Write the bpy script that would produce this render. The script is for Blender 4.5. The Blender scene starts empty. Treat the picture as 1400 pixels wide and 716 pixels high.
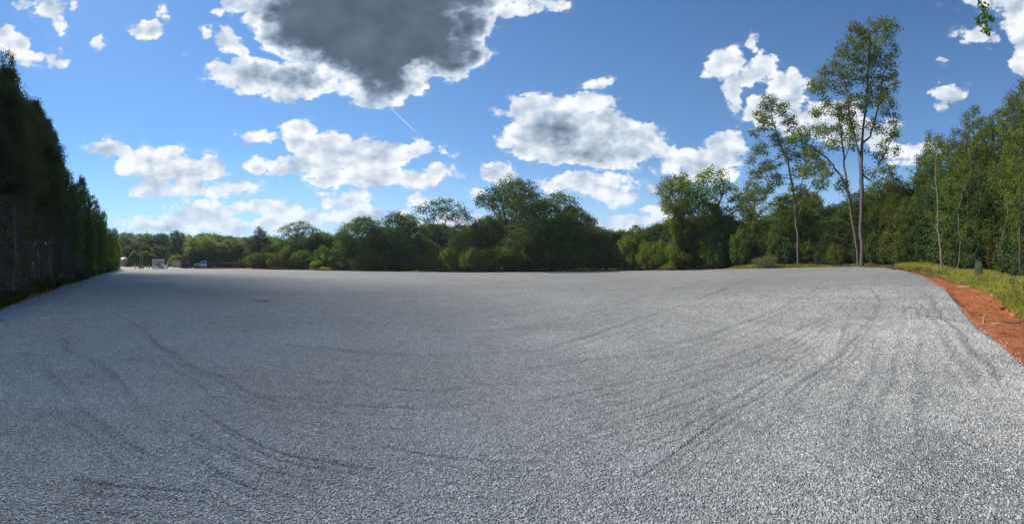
import bpy, bmesh, math, random, numpy as np
from mathutils import Vector, Matrix, noise as mnoise
PI = math.pi
R = math.radians
SC = bpy.context.scene
COL = SC.collection

# ---------------------------------------------------------------- camera
cam_d = bpy.data.cameras.new('camera')
cam_d.type = 'PANO'
cam_d.panorama_type = 'CENTRAL_CYLINDRICAL'
HF = 2.617                                   # the photo is a hand-swept panorama, about 150 degrees wide
K = 1400 / HF                                # photo pixels per radian
cam_d.central_cylindrical_range_u_min = -HF / 2
cam_d.central_cylindrical_range_u_max = HF / 2
cam_d.central_cylindrical_range_v_min = -358 / K
cam_d.central_cylindrical_range_v_max = 358 / K
cam_d.central_cylindrical_radius = 1.0
cam_d.clip_start = 0.05
cam_d.clip_end = 8000
cam_o = bpy.data.objects.new('camera', cam_d)
COL.objects.link(cam_o)
EYE = 1.6
cam_o.location = (0, 0, EYE)
cam_o.rotation_euler = (PI / 2, 0, 0)
SC.camera = cam_o

# ---------------------------------------------------------------- light
SUN_AZ, SUN_EL = R(-64), R(43)               # azimuth measured from +Y towards +X
sun_dir = Vector((math.sin(SUN_AZ) * math.cos(SUN_EL), math.cos(SUN_AZ) * math.cos(SUN_EL), math.sin(SUN_EL)))
sl = bpy.data.lights.new('sun', 'SUN')
sl.energy = 5.0
sl.angle = R(0.55)
sl.color = (1.0, 0.94, 0.84)
so = bpy.data.objects.new('sun', sl)
so.rotation_euler = sun_dir.to_track_quat('Z', 'Y').to_euler()
so.location = (0, 0, 40)
COL.objects.link(so)
SC.view_settings.view_transform = 'Standard'
SC.view_settings.look = 'None'
SC.view_settings.exposure = 0.27
SC.view_settings.gamma = 1.0
SC.view_settings.use_curve_mapping = False
try:
    SC.cycles.max_bounces = 6
    SC.cycles.volume_bounces = 0
    SC.cycles.diffuse_bounces = 3
    SC.cycles.glossy_bounces = 2
    SC.cycles.transmission_bounces = 3
    SC.cycles.transparent_max_bounces = 8
    SC.cycles.use_denoising = True
    SC.cycles.caustics_reflective = False
    SC.cycles.caustics_refractive = False
    SC.cycles.use_fast_gi = False
except Exception:
    pass

# ---------------------------------------------------------------- node helper
class NT:
    def __init__(s, tree):
        s.t = tree; s.n = tree.nodes; s.l = tree.links
    def node(s, typ, **kw):
        n = s.n.new(typ)
        for k, v in kw.items(): setattr(n, k, v)
        return n
    def put(s, sock, v):
        if v is None: return
        if isinstance(v, bpy.types.NodeSocket): s.l.new(v, sock)
        else: sock.default_value = v
    def m(s, op, a, b=None, c=None, clamp=False):
        n = s.node('ShaderNodeMath', operation=op, use_clamp=clamp)
        for i, v in enumerate((a, b, c)): s.put(n.inputs[i], v)
        return n.outputs[0]
    def v(s, op, a, b=None, c=None, out=0):
        n = s.node('ShaderNodeVectorMath', operation=op)
        for i, x in enumerate((a, b, c)):
            if x is not None: s.put(n.inputs[i], x)
        return n.outputs[out]
    def scale(s, a, f):
        n = s.node('ShaderNodeVectorMath', operation='SCALE')
        s.put(n.inputs[0], a); s.put(n.inputs['Scale'], f)
        return n.outputs[0]
    def ss(s, x, a, b, lo=0.0, hi=1.0):
        n = s.node('ShaderNodeMapRange', interpolation_type='SMOOTHSTEP')
        for i, v in enumerate((x, a, b, lo, hi)): s.put(n.inputs[i], v)
        return n.outputs[0]
    def mix(s, f, a, b, blend='MIX'):
        n = s.node('ShaderNodeMix', data_type='RGBA', blend_type=blend)
        s.put(n.inputs[0], f); s.put(n.inputs[6], a); s.put(n.inputs[7], b)
        return n.outputs[2]
    def noise(s, vec, scale, detail=4, rough=0.5, lac=2.0, typ='FBM', dist=0.0, out=0, dim='3D'):
        n = s.node('ShaderNodeTexNoise', noise_dimensions=dim)
        n.noise_type = typ
        s.put(n.inputs['Vector'], vec); s.put(n.inputs['Scale'], scale)
        s.put(n.inputs['Detail'], detail); s.put(n.inputs['Roughness'], rough)
        s.put(n.inputs['Lacunarity'], lac); s.put(n.inputs['Distortion'], dist)
        return n.outputs[out]
    def comb(s, x, y, z):
        n = s.node('ShaderNodeCombineXYZ')
        for i, v in enumerate((x, y, z)): s.put(n.inputs[i], v)
        return n.outputs[0]
    def sep(s, v):
        n = s.node('ShaderNodeSeparateXYZ'); s.put(n.inputs[0], v)
        return n.outputs

# ---------------------------------------------------------------- sky with cumulus
# every bank of cloud is given by azimuth and slope above the horizon (1/535 rad units), so it stands in the
# sky of the place like a cloud very far away
CLOUD = [
 # large dark cloud overhead
 (505,28,150,78),(430,22,95,62),(345,102,66,25),(400,110,60,28),(520,98,66,48),(605,62,70,48),(690,14,46,15),
 (750,8,24,9),(352,2,46,19),(395,132,26,9),(560,-20,160,60),(640,30,40,50),
 (315,56,19,19),(299,18,8,7),(203,42,20,13),(223,18,10,10),(250,76,7,5),(284,42,6,7),(330,66,12,12),
 # upper left wisps
 (70,16,20,16),(78,30,16,18),(97,12,7,11),(30,6,14,9),(14,55,18,20),(26,72,24,20),(55,74,34,8),(78,82,16,6),(135,52,8,8),
 # left bank
 (152,203,36,13),(205,222,50,24),(250,235,54,22),(286,230,26,18),(212,258,32,13),(268,258,46,13),(341,255,28,10),
 # middle bank
 (355,188,30,9),(408,186,27,25),(450,205,50,22),(500,215,62,25),(545,207,32,15),(574,200,24,14),(500,244,92,15),
 (420,226,52,13),(350,228,20,12),(600,237,28,12),(560,246,44,14),(385,236,26,9),(635,241,8,5),(610,208,10,5),
 # low banks over the far wood
 (195,306,32,12),(270,288,40,16),(330,283,60,12),(400,298,60,14),(470,273,38,12),(485,298,52,18),(250,306,80,12),
 (545,294,28,10),(580,274,18,8),(620,303,50,12),(350,308,110,12),
 # centre right bank
 (740,150,46,26),(702,155,27,9),(704,190,26,14),(760,175,72,38),(800,142,42,17),(820,116,21,8),(852,190,60,28),
 (820,210,95,20),(892,206,46,14),(782,200,82,28),(830,166,32,22),(935,212,18,12),
 (685,238,27,13),(651,262,10,7),(815,252,56,17),(842,270,30,13),(762,254,32,12),(787,248,30,11),
 # joins to the right
 (950,222,50,17),(985,205,33,24),(1000,186,16,12),(922,232,32,9),(962,240,52,14),(893,258,10,6),(893,285,20,8),
 (860,302,55,8),(830,310,70,8),(905,296,22,7),
 (990,86,30,25),(1005,122,14,32),(1030,102,20,19),(1035,60,11,18),(1050,88,13,20),(1076,118,30,25),(1086,140,22,15),
 (1045,152,28,22),(1100,166,60,20),(1132,160,50,22),(1160,180,62,20),(1205,195,24,12),(1238,207,22,13),(1276,206,26,14),
 (1240,226,22,9),(1298,127,23,14),(1283,142,11,8),(1330,46,24,14),(1356,50,13,9),(1388,20,24,34),(1398,88,18,20),
 (1350,4,42,9),(1286,80,9,4),(1400,50,18,22),(1215,168,12,10),
]
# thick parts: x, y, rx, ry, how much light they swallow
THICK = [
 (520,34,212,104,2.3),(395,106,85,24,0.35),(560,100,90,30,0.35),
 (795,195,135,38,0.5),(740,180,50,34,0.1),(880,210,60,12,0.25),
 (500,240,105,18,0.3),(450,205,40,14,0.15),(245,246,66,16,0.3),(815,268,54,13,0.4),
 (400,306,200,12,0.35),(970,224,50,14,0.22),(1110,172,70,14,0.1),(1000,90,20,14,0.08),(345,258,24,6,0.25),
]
def build_sky():
    w = bpy.data.worlds.new('World'); SC.world = w
    w.use_nodes = True
    t = NT(w.node_tree); t.n.clear()
    geo = t.node('ShaderNodeTexCoord')
    D = t.v('NORMALIZE', geo.outputs['Generated'])
    x, y, z = t.sep(D)
    az = t.m('ARCTAN2', x, y)
    hyp = t.m('SQRT', t.m('ADD', t.m('MULTIPLY', x, x), t.m('MULTIPLY', y, y)))
    sl_ = t.m('DIVIDE', z, t.m('MAXIMUM', hyp, 0.02))
    P = t.comb(t.m('MULTIPLY_ADD', az, K, 700.0), t.m('MULTIPLY_ADD', sl_, -K, 358.0), 0.0)   # in 1/535 rad
    Ps = t.comb(t.m('MULTIPLY', az, 1.0), t.m('MULTIPLY', sl_, 1.35), 0.0)
    # edges are torn by two scales of noise
    wn = t.noise(Ps, 9.0, 3, 0.55, out=1)
    Pw = t.v('ADD', P, t.v('MULTIPLY', t.v('SUBTRACT', wn, (0.5, 0.5, 0.5)), (40.0, 25.0, 0.0)))
    wn2 = t.noise(Ps, 34.0, 3, 0.6, out=1)
    Pw = t.v('ADD', Pw, t.v('MULTIPLY', t.v('SUBTRACT', wn2, (0.5, 0.5, 0.5)), (18.0, 14.0, 0.0)))
    def pack(rows, base):
        """three ellipses at a time; base(k) turns squared radii into a height field"""
        acc = None
        rows = list(rows)
        while len(rows) % 3: rows.append(rows[-1])
        for i in range(0, len(rows), 3):
            g = rows[i:i + 3]
            qx = t.v('MULTIPLY_ADD', Wx, tuple(1 / r[2] for r in g), tuple(-r[0] / r[2] for r in g))
            qy = t.v('MULTIPLY_ADD', Wy, tuple(1 / r[3] for r in g), tuple(-r[1] / r[3] for r in g))
            r2 = t.v('MULTIPLY_ADD', qy, qy, t.v('MULTIPLY', qx, qx))
            acc = base(g, r2, acc)
        return acc
    wx, wy, _ = t.sep(Pw)
    Wx = t.comb(wx, wx, wx); Wy = t.comb(wy, wy, wy)
    def f_max(g, r2, acc):
        k = [0.62 * math.sqrt(r[3] * min(r[2], r[3] * 2)) for r in g]
        h = t.v('MULTIPLY_ADD', r2, tuple(-q for q in k), tuple(k))
        return h if acc is None else t.v('MAXIMUM', acc, h)
    dx, dy, dz = t.sep(pack(CLOUD, f_max))
    d = t.m('MAXIMUM', t.m('MAXIMUM', dx, dy), dz)
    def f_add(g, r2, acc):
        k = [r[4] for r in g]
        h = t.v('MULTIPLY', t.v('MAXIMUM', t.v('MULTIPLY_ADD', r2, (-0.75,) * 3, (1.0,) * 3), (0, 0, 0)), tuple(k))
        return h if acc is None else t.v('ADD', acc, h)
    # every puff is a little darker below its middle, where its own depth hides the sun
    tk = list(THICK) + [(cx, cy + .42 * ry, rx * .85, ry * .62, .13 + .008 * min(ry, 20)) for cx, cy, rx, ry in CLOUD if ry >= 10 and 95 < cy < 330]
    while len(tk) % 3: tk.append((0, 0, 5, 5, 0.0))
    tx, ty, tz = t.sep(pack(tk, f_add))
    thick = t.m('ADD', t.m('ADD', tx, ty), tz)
    def puffs(vec, det):
        a = t.noise(vec, 17.0, det, 0.6, 2.15)
        vo = t.node('ShaderNodeTexVoronoi', feature='SMOOTH_F1', voronoi_dimensions='2D')
        t.put(vo.inputs['Vector'], t.v('ADD', vec, wob))
        vo.inputs['Scale'].default_value = 21.0
        vo.inputs['Detail'].default_value = 2.0
        vo.inputs['Roughness'].default_value = 0.5
        vo.inputs['Smoothness'].default_value = 0.5
        b = t.m('SUBTRACT', 0.55, vo.outputs['Distance'])
        return t.m('ADD', t.m('MULTIPLY', t.m('SUBTRACT', a, 0.5), 1.3), t.m('MULTIPLY', b, 0.38))
    wob = t.scale(wn2, 0.03)
    n0 = puffs(Ps, 8)
    ns = t.noise(Ps, 11.0, 3.0, 0.5, 2.1)
    nu = t.noise(t.v('ADD', Ps, (-0.016, 0.028, 0.0)), 11.0, 2.6, 0.5, 2.1)
    dens = t.m('ADD', t.m('MULTIPLY', d, 0.062), t.m('MULTIPLY', n0, 1.75))
    alpha = t.ss(dens, -0.26, 0.26)
    veil = t.m('MULTIPLY', t.ss(dens, -1.0, 0.1), t.m('MULTIPLY', t.ss(n0, -0.1, 0.3), 0.32))
    alpha = t.m('MAXIMUM', alpha, veil)
    core = t.ss(dens, 0.25, 1.5)
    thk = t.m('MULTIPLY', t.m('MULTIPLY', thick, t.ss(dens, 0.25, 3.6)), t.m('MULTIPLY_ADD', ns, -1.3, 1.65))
    relief = t.m('ADD', t.m('MULTIPLY', t.m('SUBTRACT', ns, nu), 1.25), t.m('MULTIPLY', t.m('SUBTRACT', n0, 0.08), 0.22))
    lit = t.m('SUBTRACT', 0.89, t.m('MULTIPLY', core, 0.10))
    lit = t.m('ADD', lit, t.m('MULTIPLY', relief, 0.95))
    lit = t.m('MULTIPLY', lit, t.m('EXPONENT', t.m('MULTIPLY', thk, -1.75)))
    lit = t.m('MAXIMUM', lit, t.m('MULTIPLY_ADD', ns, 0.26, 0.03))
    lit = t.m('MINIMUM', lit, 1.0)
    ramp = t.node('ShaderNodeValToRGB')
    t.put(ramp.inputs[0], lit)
    e = ramp.color_ramp.elements
    e[0].position = 0.12; e[0].color = (0.075, 0.10, 0.145, 1)
    e[1].position = 0.95; e[1].color = (0.80, 0.825, 0.86, 1)
    for p_, c_ in ((0.3, (0.14, 0.185, 0.26, 1)), (0.5, (0.29, 0.365, 0.47, 1)), (0.72, (0.49, 0.565, 0.665, 1))):
        q = e.new(p_); q.color = c_
    sky = t.node('ShaderNodeTexSky', sky_type='NISHITA')
    sky.sun_disc = False
    sky.sun_elevation = SUN_EL
    sky.sun_rotation = SUN_AZ
    sky.altitude = 200
    sky.air_density = 1.0; sky.dust_density = 0.1; sky.ozone_density = 3.0
    tint = t.mix(1.0, sky.outputs[0], (0.63, 0.91, 1.13, 1), 'MULTIPLY')
    tint = t.mix(t.ss(sl_, 0.30, 0.0, 0.0, 0.7), tint, (4.4, 6.3, 8.2, 1))
    tint = t.mix(t.ss(sl_, 0.9, 0.25, 0.0, 0.12), tint, (3.3, 5.1, 7.2, 1))
    bg = t.node('ShaderNodeBackground'); t.put(bg.inputs[0], tint); bg.inputs[1].default_value = SKY_STR
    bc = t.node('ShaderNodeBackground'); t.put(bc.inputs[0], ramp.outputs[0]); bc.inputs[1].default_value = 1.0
    # vapour trail, and air in front of low clouds
    lowair = t.ss(sl_, 0.0, 0.22, 0.62, 1.0)
    horizon_fade = t.ss(sl_, -0.01, 0.03)
    al = t.m('MULTIPLY', t.m('MULTIPLY', alpha, lowair), horizon_fade)
    p0, p1 = Vector((534, 148, 0)), Vector((573, 185, 0))
    dv = (p1 - p0).normalized(); nv = Vector((-dv.y, dv.x, 0))
    rel = t.v('SUBTRACT', P, tuple(p0))
    along = t.v('DOT_PRODUCT', rel, tuple(dv), out=1); across = t.v('DOT_PRODUCT', rel, tuple(nv), out=1)
    tr = t.m('MULTIPLY', t.ss(t.m('ABSOLUTE', across), 1.3, 0.2), t.m('MULTIPLY', t.ss(along, -4.0, 4.0), t.ss(along, 56.0, 44.0)))
    al = t.m('MAXIMUM', al, t.m('MULTIPLY', tr, 0.38))
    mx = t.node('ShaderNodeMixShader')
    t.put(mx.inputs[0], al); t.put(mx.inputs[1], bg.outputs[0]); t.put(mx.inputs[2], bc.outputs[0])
    out = t.node('ShaderNodeOutputWorld'); t.put(out.inputs[0], mx.outputs[0])
    w.cycles.sampling_method = 'MANUAL'; w.cycles.sample_map_resolution = 1024
SKY_STR = 0.106
build_sky()

# ---------------------------------------------------------------- small tools
rng = np.random.default_rng(7)
def az_of(px): return (np.asarray(px, float) - 700.0) / K
# lot edge as seen from the middle of the near side: column, distance, grade of the ground along that bearing
EDGE = [(-270, 15, 0), (-200, 7.5, 0), (-90, 8.6, 0), (0, 12.4, 0), (60, 19.5, 0), (100, 28.5, 0), (130, 43, 0), (150, 61, 0), (160, 76, 0),
        (200, 86, 0), (250, 88, 0), (300, 90, 0), (340, 87, 0), (400, 78, 0), (500, 66, 0), (650, 59, 0), (750, 62, .0005), (850, 61, .0033),
        (950, 52, .0093), (1000, 50, .0142), (1080, 46, .0198), (1150, 41, .026), (1200, 37, .0292), (1240, 30, .029),
        (1262, 24.5, .0285), (1290, 17, .025), (1308, 12, .0215), (1330, 8.6, .0185), (1400, 5.7, .011), (1500, 4.6, .004), (1600, 6, 0), (1670, 14, 0)]
E_AZ = az_of([e[0] for e in EDGE]); E_R = np.array([float(e[1]) for e in EDGE]); E_S = np.array([float(e[2]) for e in EDGE])
CLAY = [(1150, .0), (1200, .1), (1240, .5), (1262, 2.6), (1290, 6.5), (1320, 10.5), (1350, 9.5), (1400, 5.6), (1500, 3), (1600, 1)]
C_AZ = az_of([c[0] for c in CLAY]); C_W = np.array([c[1] for c in CLAY])
_fa = np.linspace(E_AZ[0], E_AZ[-1], 2400); _fr0 = np.interp(_fa, E_AZ, np.log(E_R)); _kk = np.hanning(41); _kk /= _kk.sum()
_fr0 = np.exp(np.convolve(np.pad(_fr0, 20, 'edge'), _kk, 'valid'))
def lot_r(az): return np.interp(az, _fa, _fr0)
def grade(az): return np.interp(az, E_AZ, E_S, left=0, right=0)
def sstep(x, a, b):
    t = np.clip((x - a) / (b - a), 0, 1); return t * t * (3 - 2 * t)
_ph = rng.uniform(0, 6.28, (4, 12)); _fr = rng.normal(0, 1, (4, 12, 2))
def wob(x, y, scale, k=0):
    """cheap smooth random field, about -1..1"""
    s = 0
    for i in range(12):
        s = s + np.sin((x * _fr[k, i, 0] + y * _fr[k, i, 1]) / scale + _ph[k, i])
    return s / 3.2
def ground_z(x, y):
    """terrain height under everything"""
    r = np.hypot(x, y); az = np.arctan2(x, y)
    z = grade(az) * np.minimum(r, 62)
    out = r - lot_r(az)
    z = z + 0.9 * sstep(out, 0.4, 9) * sstep(-az, 0.98, 1.12)           # bank under the left wood
    z = z + 0.10 * wob(x, y, 2.5) * sstep(out, 0.5, 4)
    z = z + 0.035 * wob(x, y, 0.5, 1) * sstep(out, 0.1, 1.0)
    z = z + 7.0 * sstep(r, 160, 420) + 1.2 * wob(x, y, 60, 2) * sstep(r, 180, 400)
    return z
def gz(x, y): return float(ground_z(np.array([float(x)]), np.array([float(y)]))[0])
def at(px, r):
    a = float(az_of(px)); x, y = r * math.sin(a), r * math.cos(a)
    return x, y, gz(x, y)
def row_r(px, row):
    a = az_of(px); return EYE / ((np.asarray(row, float) - 358) / K + grade(a))

def np_mesh(name, verts, faces, mats, smooth=False, attrs=None, fmat=None):
    """verts (n,3); faces (m,k) array of one size, or a list of such arrays"""
    me = bpy.data.meshes.new(name)
    if not isinstance(faces, list): faces = [faces]
    faces = [f for f in faces if len(f)]
    me.vertices.add(len(verts)); me.vertices.foreach_set('co', np.asarray(verts, np.float32).ravel())
    nl = sum(f.size for f in faces); nf = sum(len(f) for f in faces)
    me.loops.add(nl); me.loops.foreach_set('vertex_index', np.concatenate([f.ravel() for f in faces]).astype(np.int32))
    tot = np.concatenate([np.full(len(f), f.shape[1]) for f in faces])
    me.polygons.add(nf)
    me.polygons.foreach_set('loop_start', np.concatenate([[0], np.cumsum(tot)[:-1]]).astype(np.int32))
    if fmat is not None: me.polygons.foreach_set('material_index', np.asarray(fmat, np.int32))
    me.update(calc_edges=True)
    me.polygons.foreach_set('use_smooth', np.full(nf, bool(smooth)))
    for m_ in (mats if isinstance(mats, (list, tuple)) else [mats]): me.materials.append(m_)
    for k, v in (attrs or {}).items():
        a = me.attributes.new(k, 'FLOAT', 'POINT'); a.data.foreach_set('value', np.asarray(v, np.float32))
    return me
def link(name, data, parent=None, loc=None):
    o = bpy.data.objects.new(name, data); COL.objects.link(o)
    if parent is not None: o.parent = parent
    if loc is not None: o.location = loc
    return o
def tag(o, label=None, cat=None, group=None, kind=None):
    if label: o['label'] = label
    if cat: o['category'] = cat
    if group: o['group'] = group
    if kind: o['kind'] = kind
    return o
def thing(name, label, cat, loc=(0, 0, 0), rz=0, group=None):
    o = link(name, None, None, loc); o.rotation_euler = (0, 0, rz); o.empty_display_size = .2
    return tag(o, label, cat, group)

# ---------------------------------------------------------------- materials
MATS = {}
def mat_base(name):
    m = bpy.data.materials.new(name); m.use_nodes = True
    t = NT(m.node_tree); t.n.clear()
    return m, t
def finish(t, col, rough=0.8, bump=None, bstr=0.5, bdist=0.02, metal=0.0, spec=0.3, extra=None):
    b = t.node('ShaderNodeBsdfPrincipled')
    t.put(b.inputs['Base Color'], col); t.put(b.inputs['Roughness'], rough)
    t.put(b.inputs['Metallic'], metal); t.put(b.inputs['Specular IOR Level'], spec)
    if bump is not None:
        bn = t.node('ShaderNodeBump'); t.put(bn.inputs['Height'], bump)
        bn.inputs['Strength'].default_value = bstr; bn.inputs['Distance'].default_value = bdist
        t.l.new(bn.outputs[0], b.inputs['Normal'])
    o = t.node('ShaderNodeOutputMaterial'); t.l.new(b.outputs[0], o.inputs[0])
    return b
def plain(name, col, rough=0.6, metal=0.0, dirt=0.25, scale=3.0, spec=0.4):
    """painted or moulded surface with uneven wear"""
    if name in MATS: return MATS[name]
    m, t = mat_base(name)
    tc = t.node('ShaderNodeTexCoord').outputs['Object']
    n = t.noise(tc, scale, 5, 0.6)
    c2 = tuple(v * (1 - dirt) + d * dirt for v, d in zip(col, (0.12, 0.10, 0.08)))
    c = t.mix(t.ss(n, 0.42, 0.68), (*col, 1), (*c2, 1))
    finish(t, c, t.m('MULTIPLY_ADD', n, 0.25, rough - 0.1), t.noise(tc, scale * 12, 3), 0.12, 0.01, metal, spec)
    MATS[name] = m; return m
def leaf_mat(name, dark, light, trans=0.35, warm=None):
    if name in MATS: return MATS[name]
    m, t = mat_base(name)
    g = t.node('ShaderNodeNewGeometry'); oi = t.node('ShaderNodeObjectInfo')
    c = t.mix(g.outputs['Random Per Island'], (*dark, 1), (*light, 1))
    tc = t.node('ShaderNodeTexCoord').outputs['Object']
    cl = t.noise(tc, 0.55, 3, 0.6)
    c = t.mix(t.ss(cl, 0.35, 0.68), c, t.mix(1.0, c, (1.3, 1.22, 0.8, 1), 'MULTIPLY'))
    if warm:
        c = t.mix(t.m('MULTIPLY', t.ss(g.outputs['Random Per Island'], 0.86, 0.9), 0.8), c, (*warm, 1))
    hs = t.node('ShaderNodeHueSaturation')
    t.put(hs.inputs['Hue'], t.m('MULTIPLY_ADD', oi.outputs['Random'], 0.03, 0.485))
    t.put(hs.inputs['Value'], t.m('MULTIPLY_ADD', oi.outputs['Random'], 0.4, 0.8))
    t.put(hs.inputs['Color'], c); c = hs.outputs[0]
    b = t.node('ShaderNodeBsdfPrincipled'); t.put(b.inputs['Base Color'], c)
    b.inputs['Roughness'].default_value = 0.62; b.inputs['Specular IOR Level'].default_value = 0.15
    tr = t.node('ShaderNodeBsdfTranslucent'); t.put(tr.inputs[0], t.mix(1.0, c, (1.5, 1.6, 0.55, 1), 'MULTIPLY'))
    mx = t.node('ShaderNodeMixShader'); mx.inputs[0].default_value = trans
    t.l.new(b.outputs[0], mx.inputs[1]); t.l.new(tr.outputs[0], mx.inputs[2])
    o = t.node('ShaderNodeOutputMaterial'); t.l.new(mx.outputs[0], o.inputs[0])
    MATS[name] = m; return m
def bark_mat(name, a, b):
    if name in MATS: return MATS[name]
    m, t = mat_base(name)
    tc = t.node('ShaderNodeTexCoord').outputs['Object']
    st = t.v('MULTIPLY', tc, (9.0, 9.0, 1.6))
    n = t.noise(st, 1.5, 5, 0.65)
    n2 = t.noise(tc, 1.1, 3, 0.5)
    c = t.mix(t.ss(n, 0.35, 0.65), (*a, 1), (*b, 1))
    c = t.mix(t.m('MULTIPLY', t.ss(n2, 0.55, 0.75), 0.5), c, (0.12, 0.13, 0.09, 1))
    finish(t, c, 0.9, n, 0.6, 0.03, spec=0.1)
    MATS[name] = m; return m

# ---------------------------------------------------------------- wheel tracks on the lot
TRACKS = [  # (column, row) of points along each worn track; width in m; depth
 ([(1008, 585), (1040, 562), (1075, 540), (1120, 505), (1165, 470), (1192, 440), (1203, 415), (1190, 395), (1150, 379), (1090, 371)], .22, 1.0),
 ([(600, 568), (680, 552), (760, 545), (900, 512), (1020, 480), (1110, 445), (1150, 420), (1160, 395), (1120, 378)], .2, .75),
 ([(640, 500), (760, 476), (860, 441), (950, 411), (1020, 384), (1062, 370)], .3, .75),
 ([(560, 470), (700, 450), (800, 430), (900, 402), (980, 380), (1010, 371)], .35, .5),
 ([(165, 380), (210, 393), (280, 402), (400, 401), (560, 399), (680, 389), (765, 378)], .45, .7),
 ([(200, 376), (300, 384), (420, 388), (600, 384), (700, 377)], .5, .45),
 ([(110, 408), (150, 425), (189, 449), (225, 478), (268, 509), (308, 524), (380, 552), (480, 580), (600, 592)], .2, .65),
 ([(200, 505), (293, 571), (348, 608), (447, 638), (497, 648), (600, 655)], .13, .95),
 ([(230, 610), (278, 648), (320, 668), (360, 684)], .1, .75),
 ([(20, 470), (60, 515), (110, 562), (180, 618), (270, 662)], .14, .55),
 ([(60, 652), (149, 673), (229, 679), (330, 676)], .08, .7),
 ([(660, 545), (560, 560), (470, 556), (380, 548), (300, 560)], .16, .6),
 ([(780, 702), (850, 660), (905, 628), (960, 590), (1010, 560), (1080, 520), (1140, 480)], .13, .85),
 ([(730, 610), (800, 592), (870, 570), (960, 548), (1040, 515)], .16, .6),
 ([(1040, 376), (1120, 384), (1175, 402), (1195, 440), (1190, 500), (1170, 580), (1140, 700)], .22, .45),
 ([(1110, 372), (1190, 386), (1240, 410), (1260, 450), (1262, 520), (1250, 600), (1230, 700)], .2, .5),
 ([(1205, 378), (1250, 392), (1280, 420), (1310, 460), (1350, 510), (1400, 560)], .22, .9),
 ([(1190, 380), (1236, 396), (1268, 430), (1300, 480), (1345, 535), (1400, 590)], .15, .6),
 ([(880, 480), (960, 462), (1050, 430), (1110, 400), (1120, 380)], .25, .5),
 ([(430, 600), (560, 620), (700, 628), (800, 620)], .12, .55),
 ([(340, 470), (440, 478), (560, 486), (700, 484), (800, 470)], .22, .5),
 ([(470, 524), (560, 534), (620, 534), (700, 524)], .16, .8),
 ([(220, 425), (330, 430), (480, 436), (620, 430), (760, 412), (880, 386)], .3, .35),
 ([(60, 440), (90, 470), (150, 520), (190, 560), (260, 610)], .14, .5),
 ([(300, 388), (480, 394), (650, 391), (800, 380), (900, 373)], .3, .5),
 ([(250, 412), (420, 416), (600, 413), (760, 398), (880, 380), (960, 372)], .25, .5),
 ([(420, 452), (600, 456), (760, 444), (900, 420), (1010, 392), (1070, 374)], .2, .6),
 ([(520, 510), (700, 508), (860, 484), (1000, 448), (1090, 408), (1115, 382)], .16, .6),
 ([(600, 598), (760, 580), (900, 545), (1040, 492), (1130, 440), (1160, 400)], .13, .65),
 ([(700, 665), (840, 620), (980, 560), (1100, 490), (1170, 430)], .1, .6),
 ([(1130, 373), (1215, 392), (1235, 430), (1225, 500), (1195, 600), (1160, 710)], .16, .5),
 ([(1060, 371), (1150, 386), (1168, 430), (1130, 500), (1050, 590), (950, 690)], .14, .5),
 ([(90, 450), (130, 500), (200, 560), (300, 620), (430, 670), (560, 700)], .1, .55),
]
def catmull(p, n=10):
    p = np.array(p, float); P = np.vstack([2 * p[0] - p[1], p, 2 * p[-1] - p[-2]])
    out = []
    for i in range(1, len(P) - 2):
        for t in np.linspace(0, 1, n, endpoint=False):
            a, b, c, d = P[i - 1:i + 3]
            out.append(.5 * ((2 * b) + (c - a) * t + (2 * a - 5 * b + 4 * c - d) * t * t + (3 * b - a - 3 * c + d) * t ** 3))
    out.append(P[-2]); return np.array(out)
TR = []
_tr2 = []
for pts, wd, dp in TRACKS:
    _tr2.append((pts, wd * .31, min(1, dp * 1.15)))
    o_ = 9 if pts[0][1] > 470 or pts[-1][1] > 470 else 4.5
    _tr2.append(([(a + 2, b + o_ * (.6 + .5 * (b - 366) / 150)) for a, b in pts], wd * .17, dp * .7))
    _tr2.append(([(a - 3, b + 2.6 * o_ * (.6 + .5 * (b - 366) / 150)) for a, b in pts], wd * .18, dp * .6))
for pts, wd, dp in _tr2:
    q = catmull(pts, 7); rr = row_r(q[:, 0], np.maximum(q[:, 1], 366.3)); a = az_of(q[:, 0])
    TR.append((np.stack([rr * np.sin(a), rr * np.cos(a)], 1), wd, dp))
def tracks(x, y):
    """0..1 how worn the gravel is here, also scaling the painted rut shadow"""
    v = np.zeros(len(x))
    br = 0.6 + 0.4 * np.clip(0.5 + 0.9 * wob(x, y, 0.7, 3), 0, 1)
    jx = x + 0.07 * wob(x, y, .35, 0); jy = y + 0.07 * wob(x, y, .35, 1)
    for pts, wd, dp in TR:
        lo, hi = pts.min(0) - 1.2, pts.max(0) + 1.2
        ids = np.nonzero((x > lo[0]) & (x < hi[0]) & (y > lo[1]) & (y < hi[1]))[0]
        if not len(ids): continue
        best = np.full(len(ids), 9.0); X, Y = jx[ids], jy[ids]
        n = len(pts) - 1
        for i in range(n):
            a, b = pts[i], pts[i + 1]; d = b - a; L = d @ d + 1e-9
            t = np.clip(((X - a[0]) * d[0] + (Y - a[1]) * d[1]) / L, 0, 1)
            f = min(1, 4 * (i + 1) / n, 4 * (n - i) / n)
            best = np.minimum(best, np.hypot(X - a[0] - t * d[0], Y - a[1] - t * d[1]) + (1 - f) * .15)
        w_ = wd * (0.75 + 0.4 * wob(X, Y, 1.7, 2))
        w_ = np.maximum(w_, 0.018 + 0.0011 * np.hypot(X, Y))
        v[ids] = np.maximum(v[ids], dp * br[ids] * np.exp(-(best / w_) ** 2))
    return np.clip(v, 0, 1)
def rutz(x, y, tr):
    r = np.hypot(x, y)
    near = 1 - sstep(r, 14, 40)
    return -0.015 * tr + 0.008 * wob(x, y, 0.35, 1) * near + 0.012 * wob(x, y, 1.6, 2) + 0.02 * wob(x, y, 7, 3)

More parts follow.
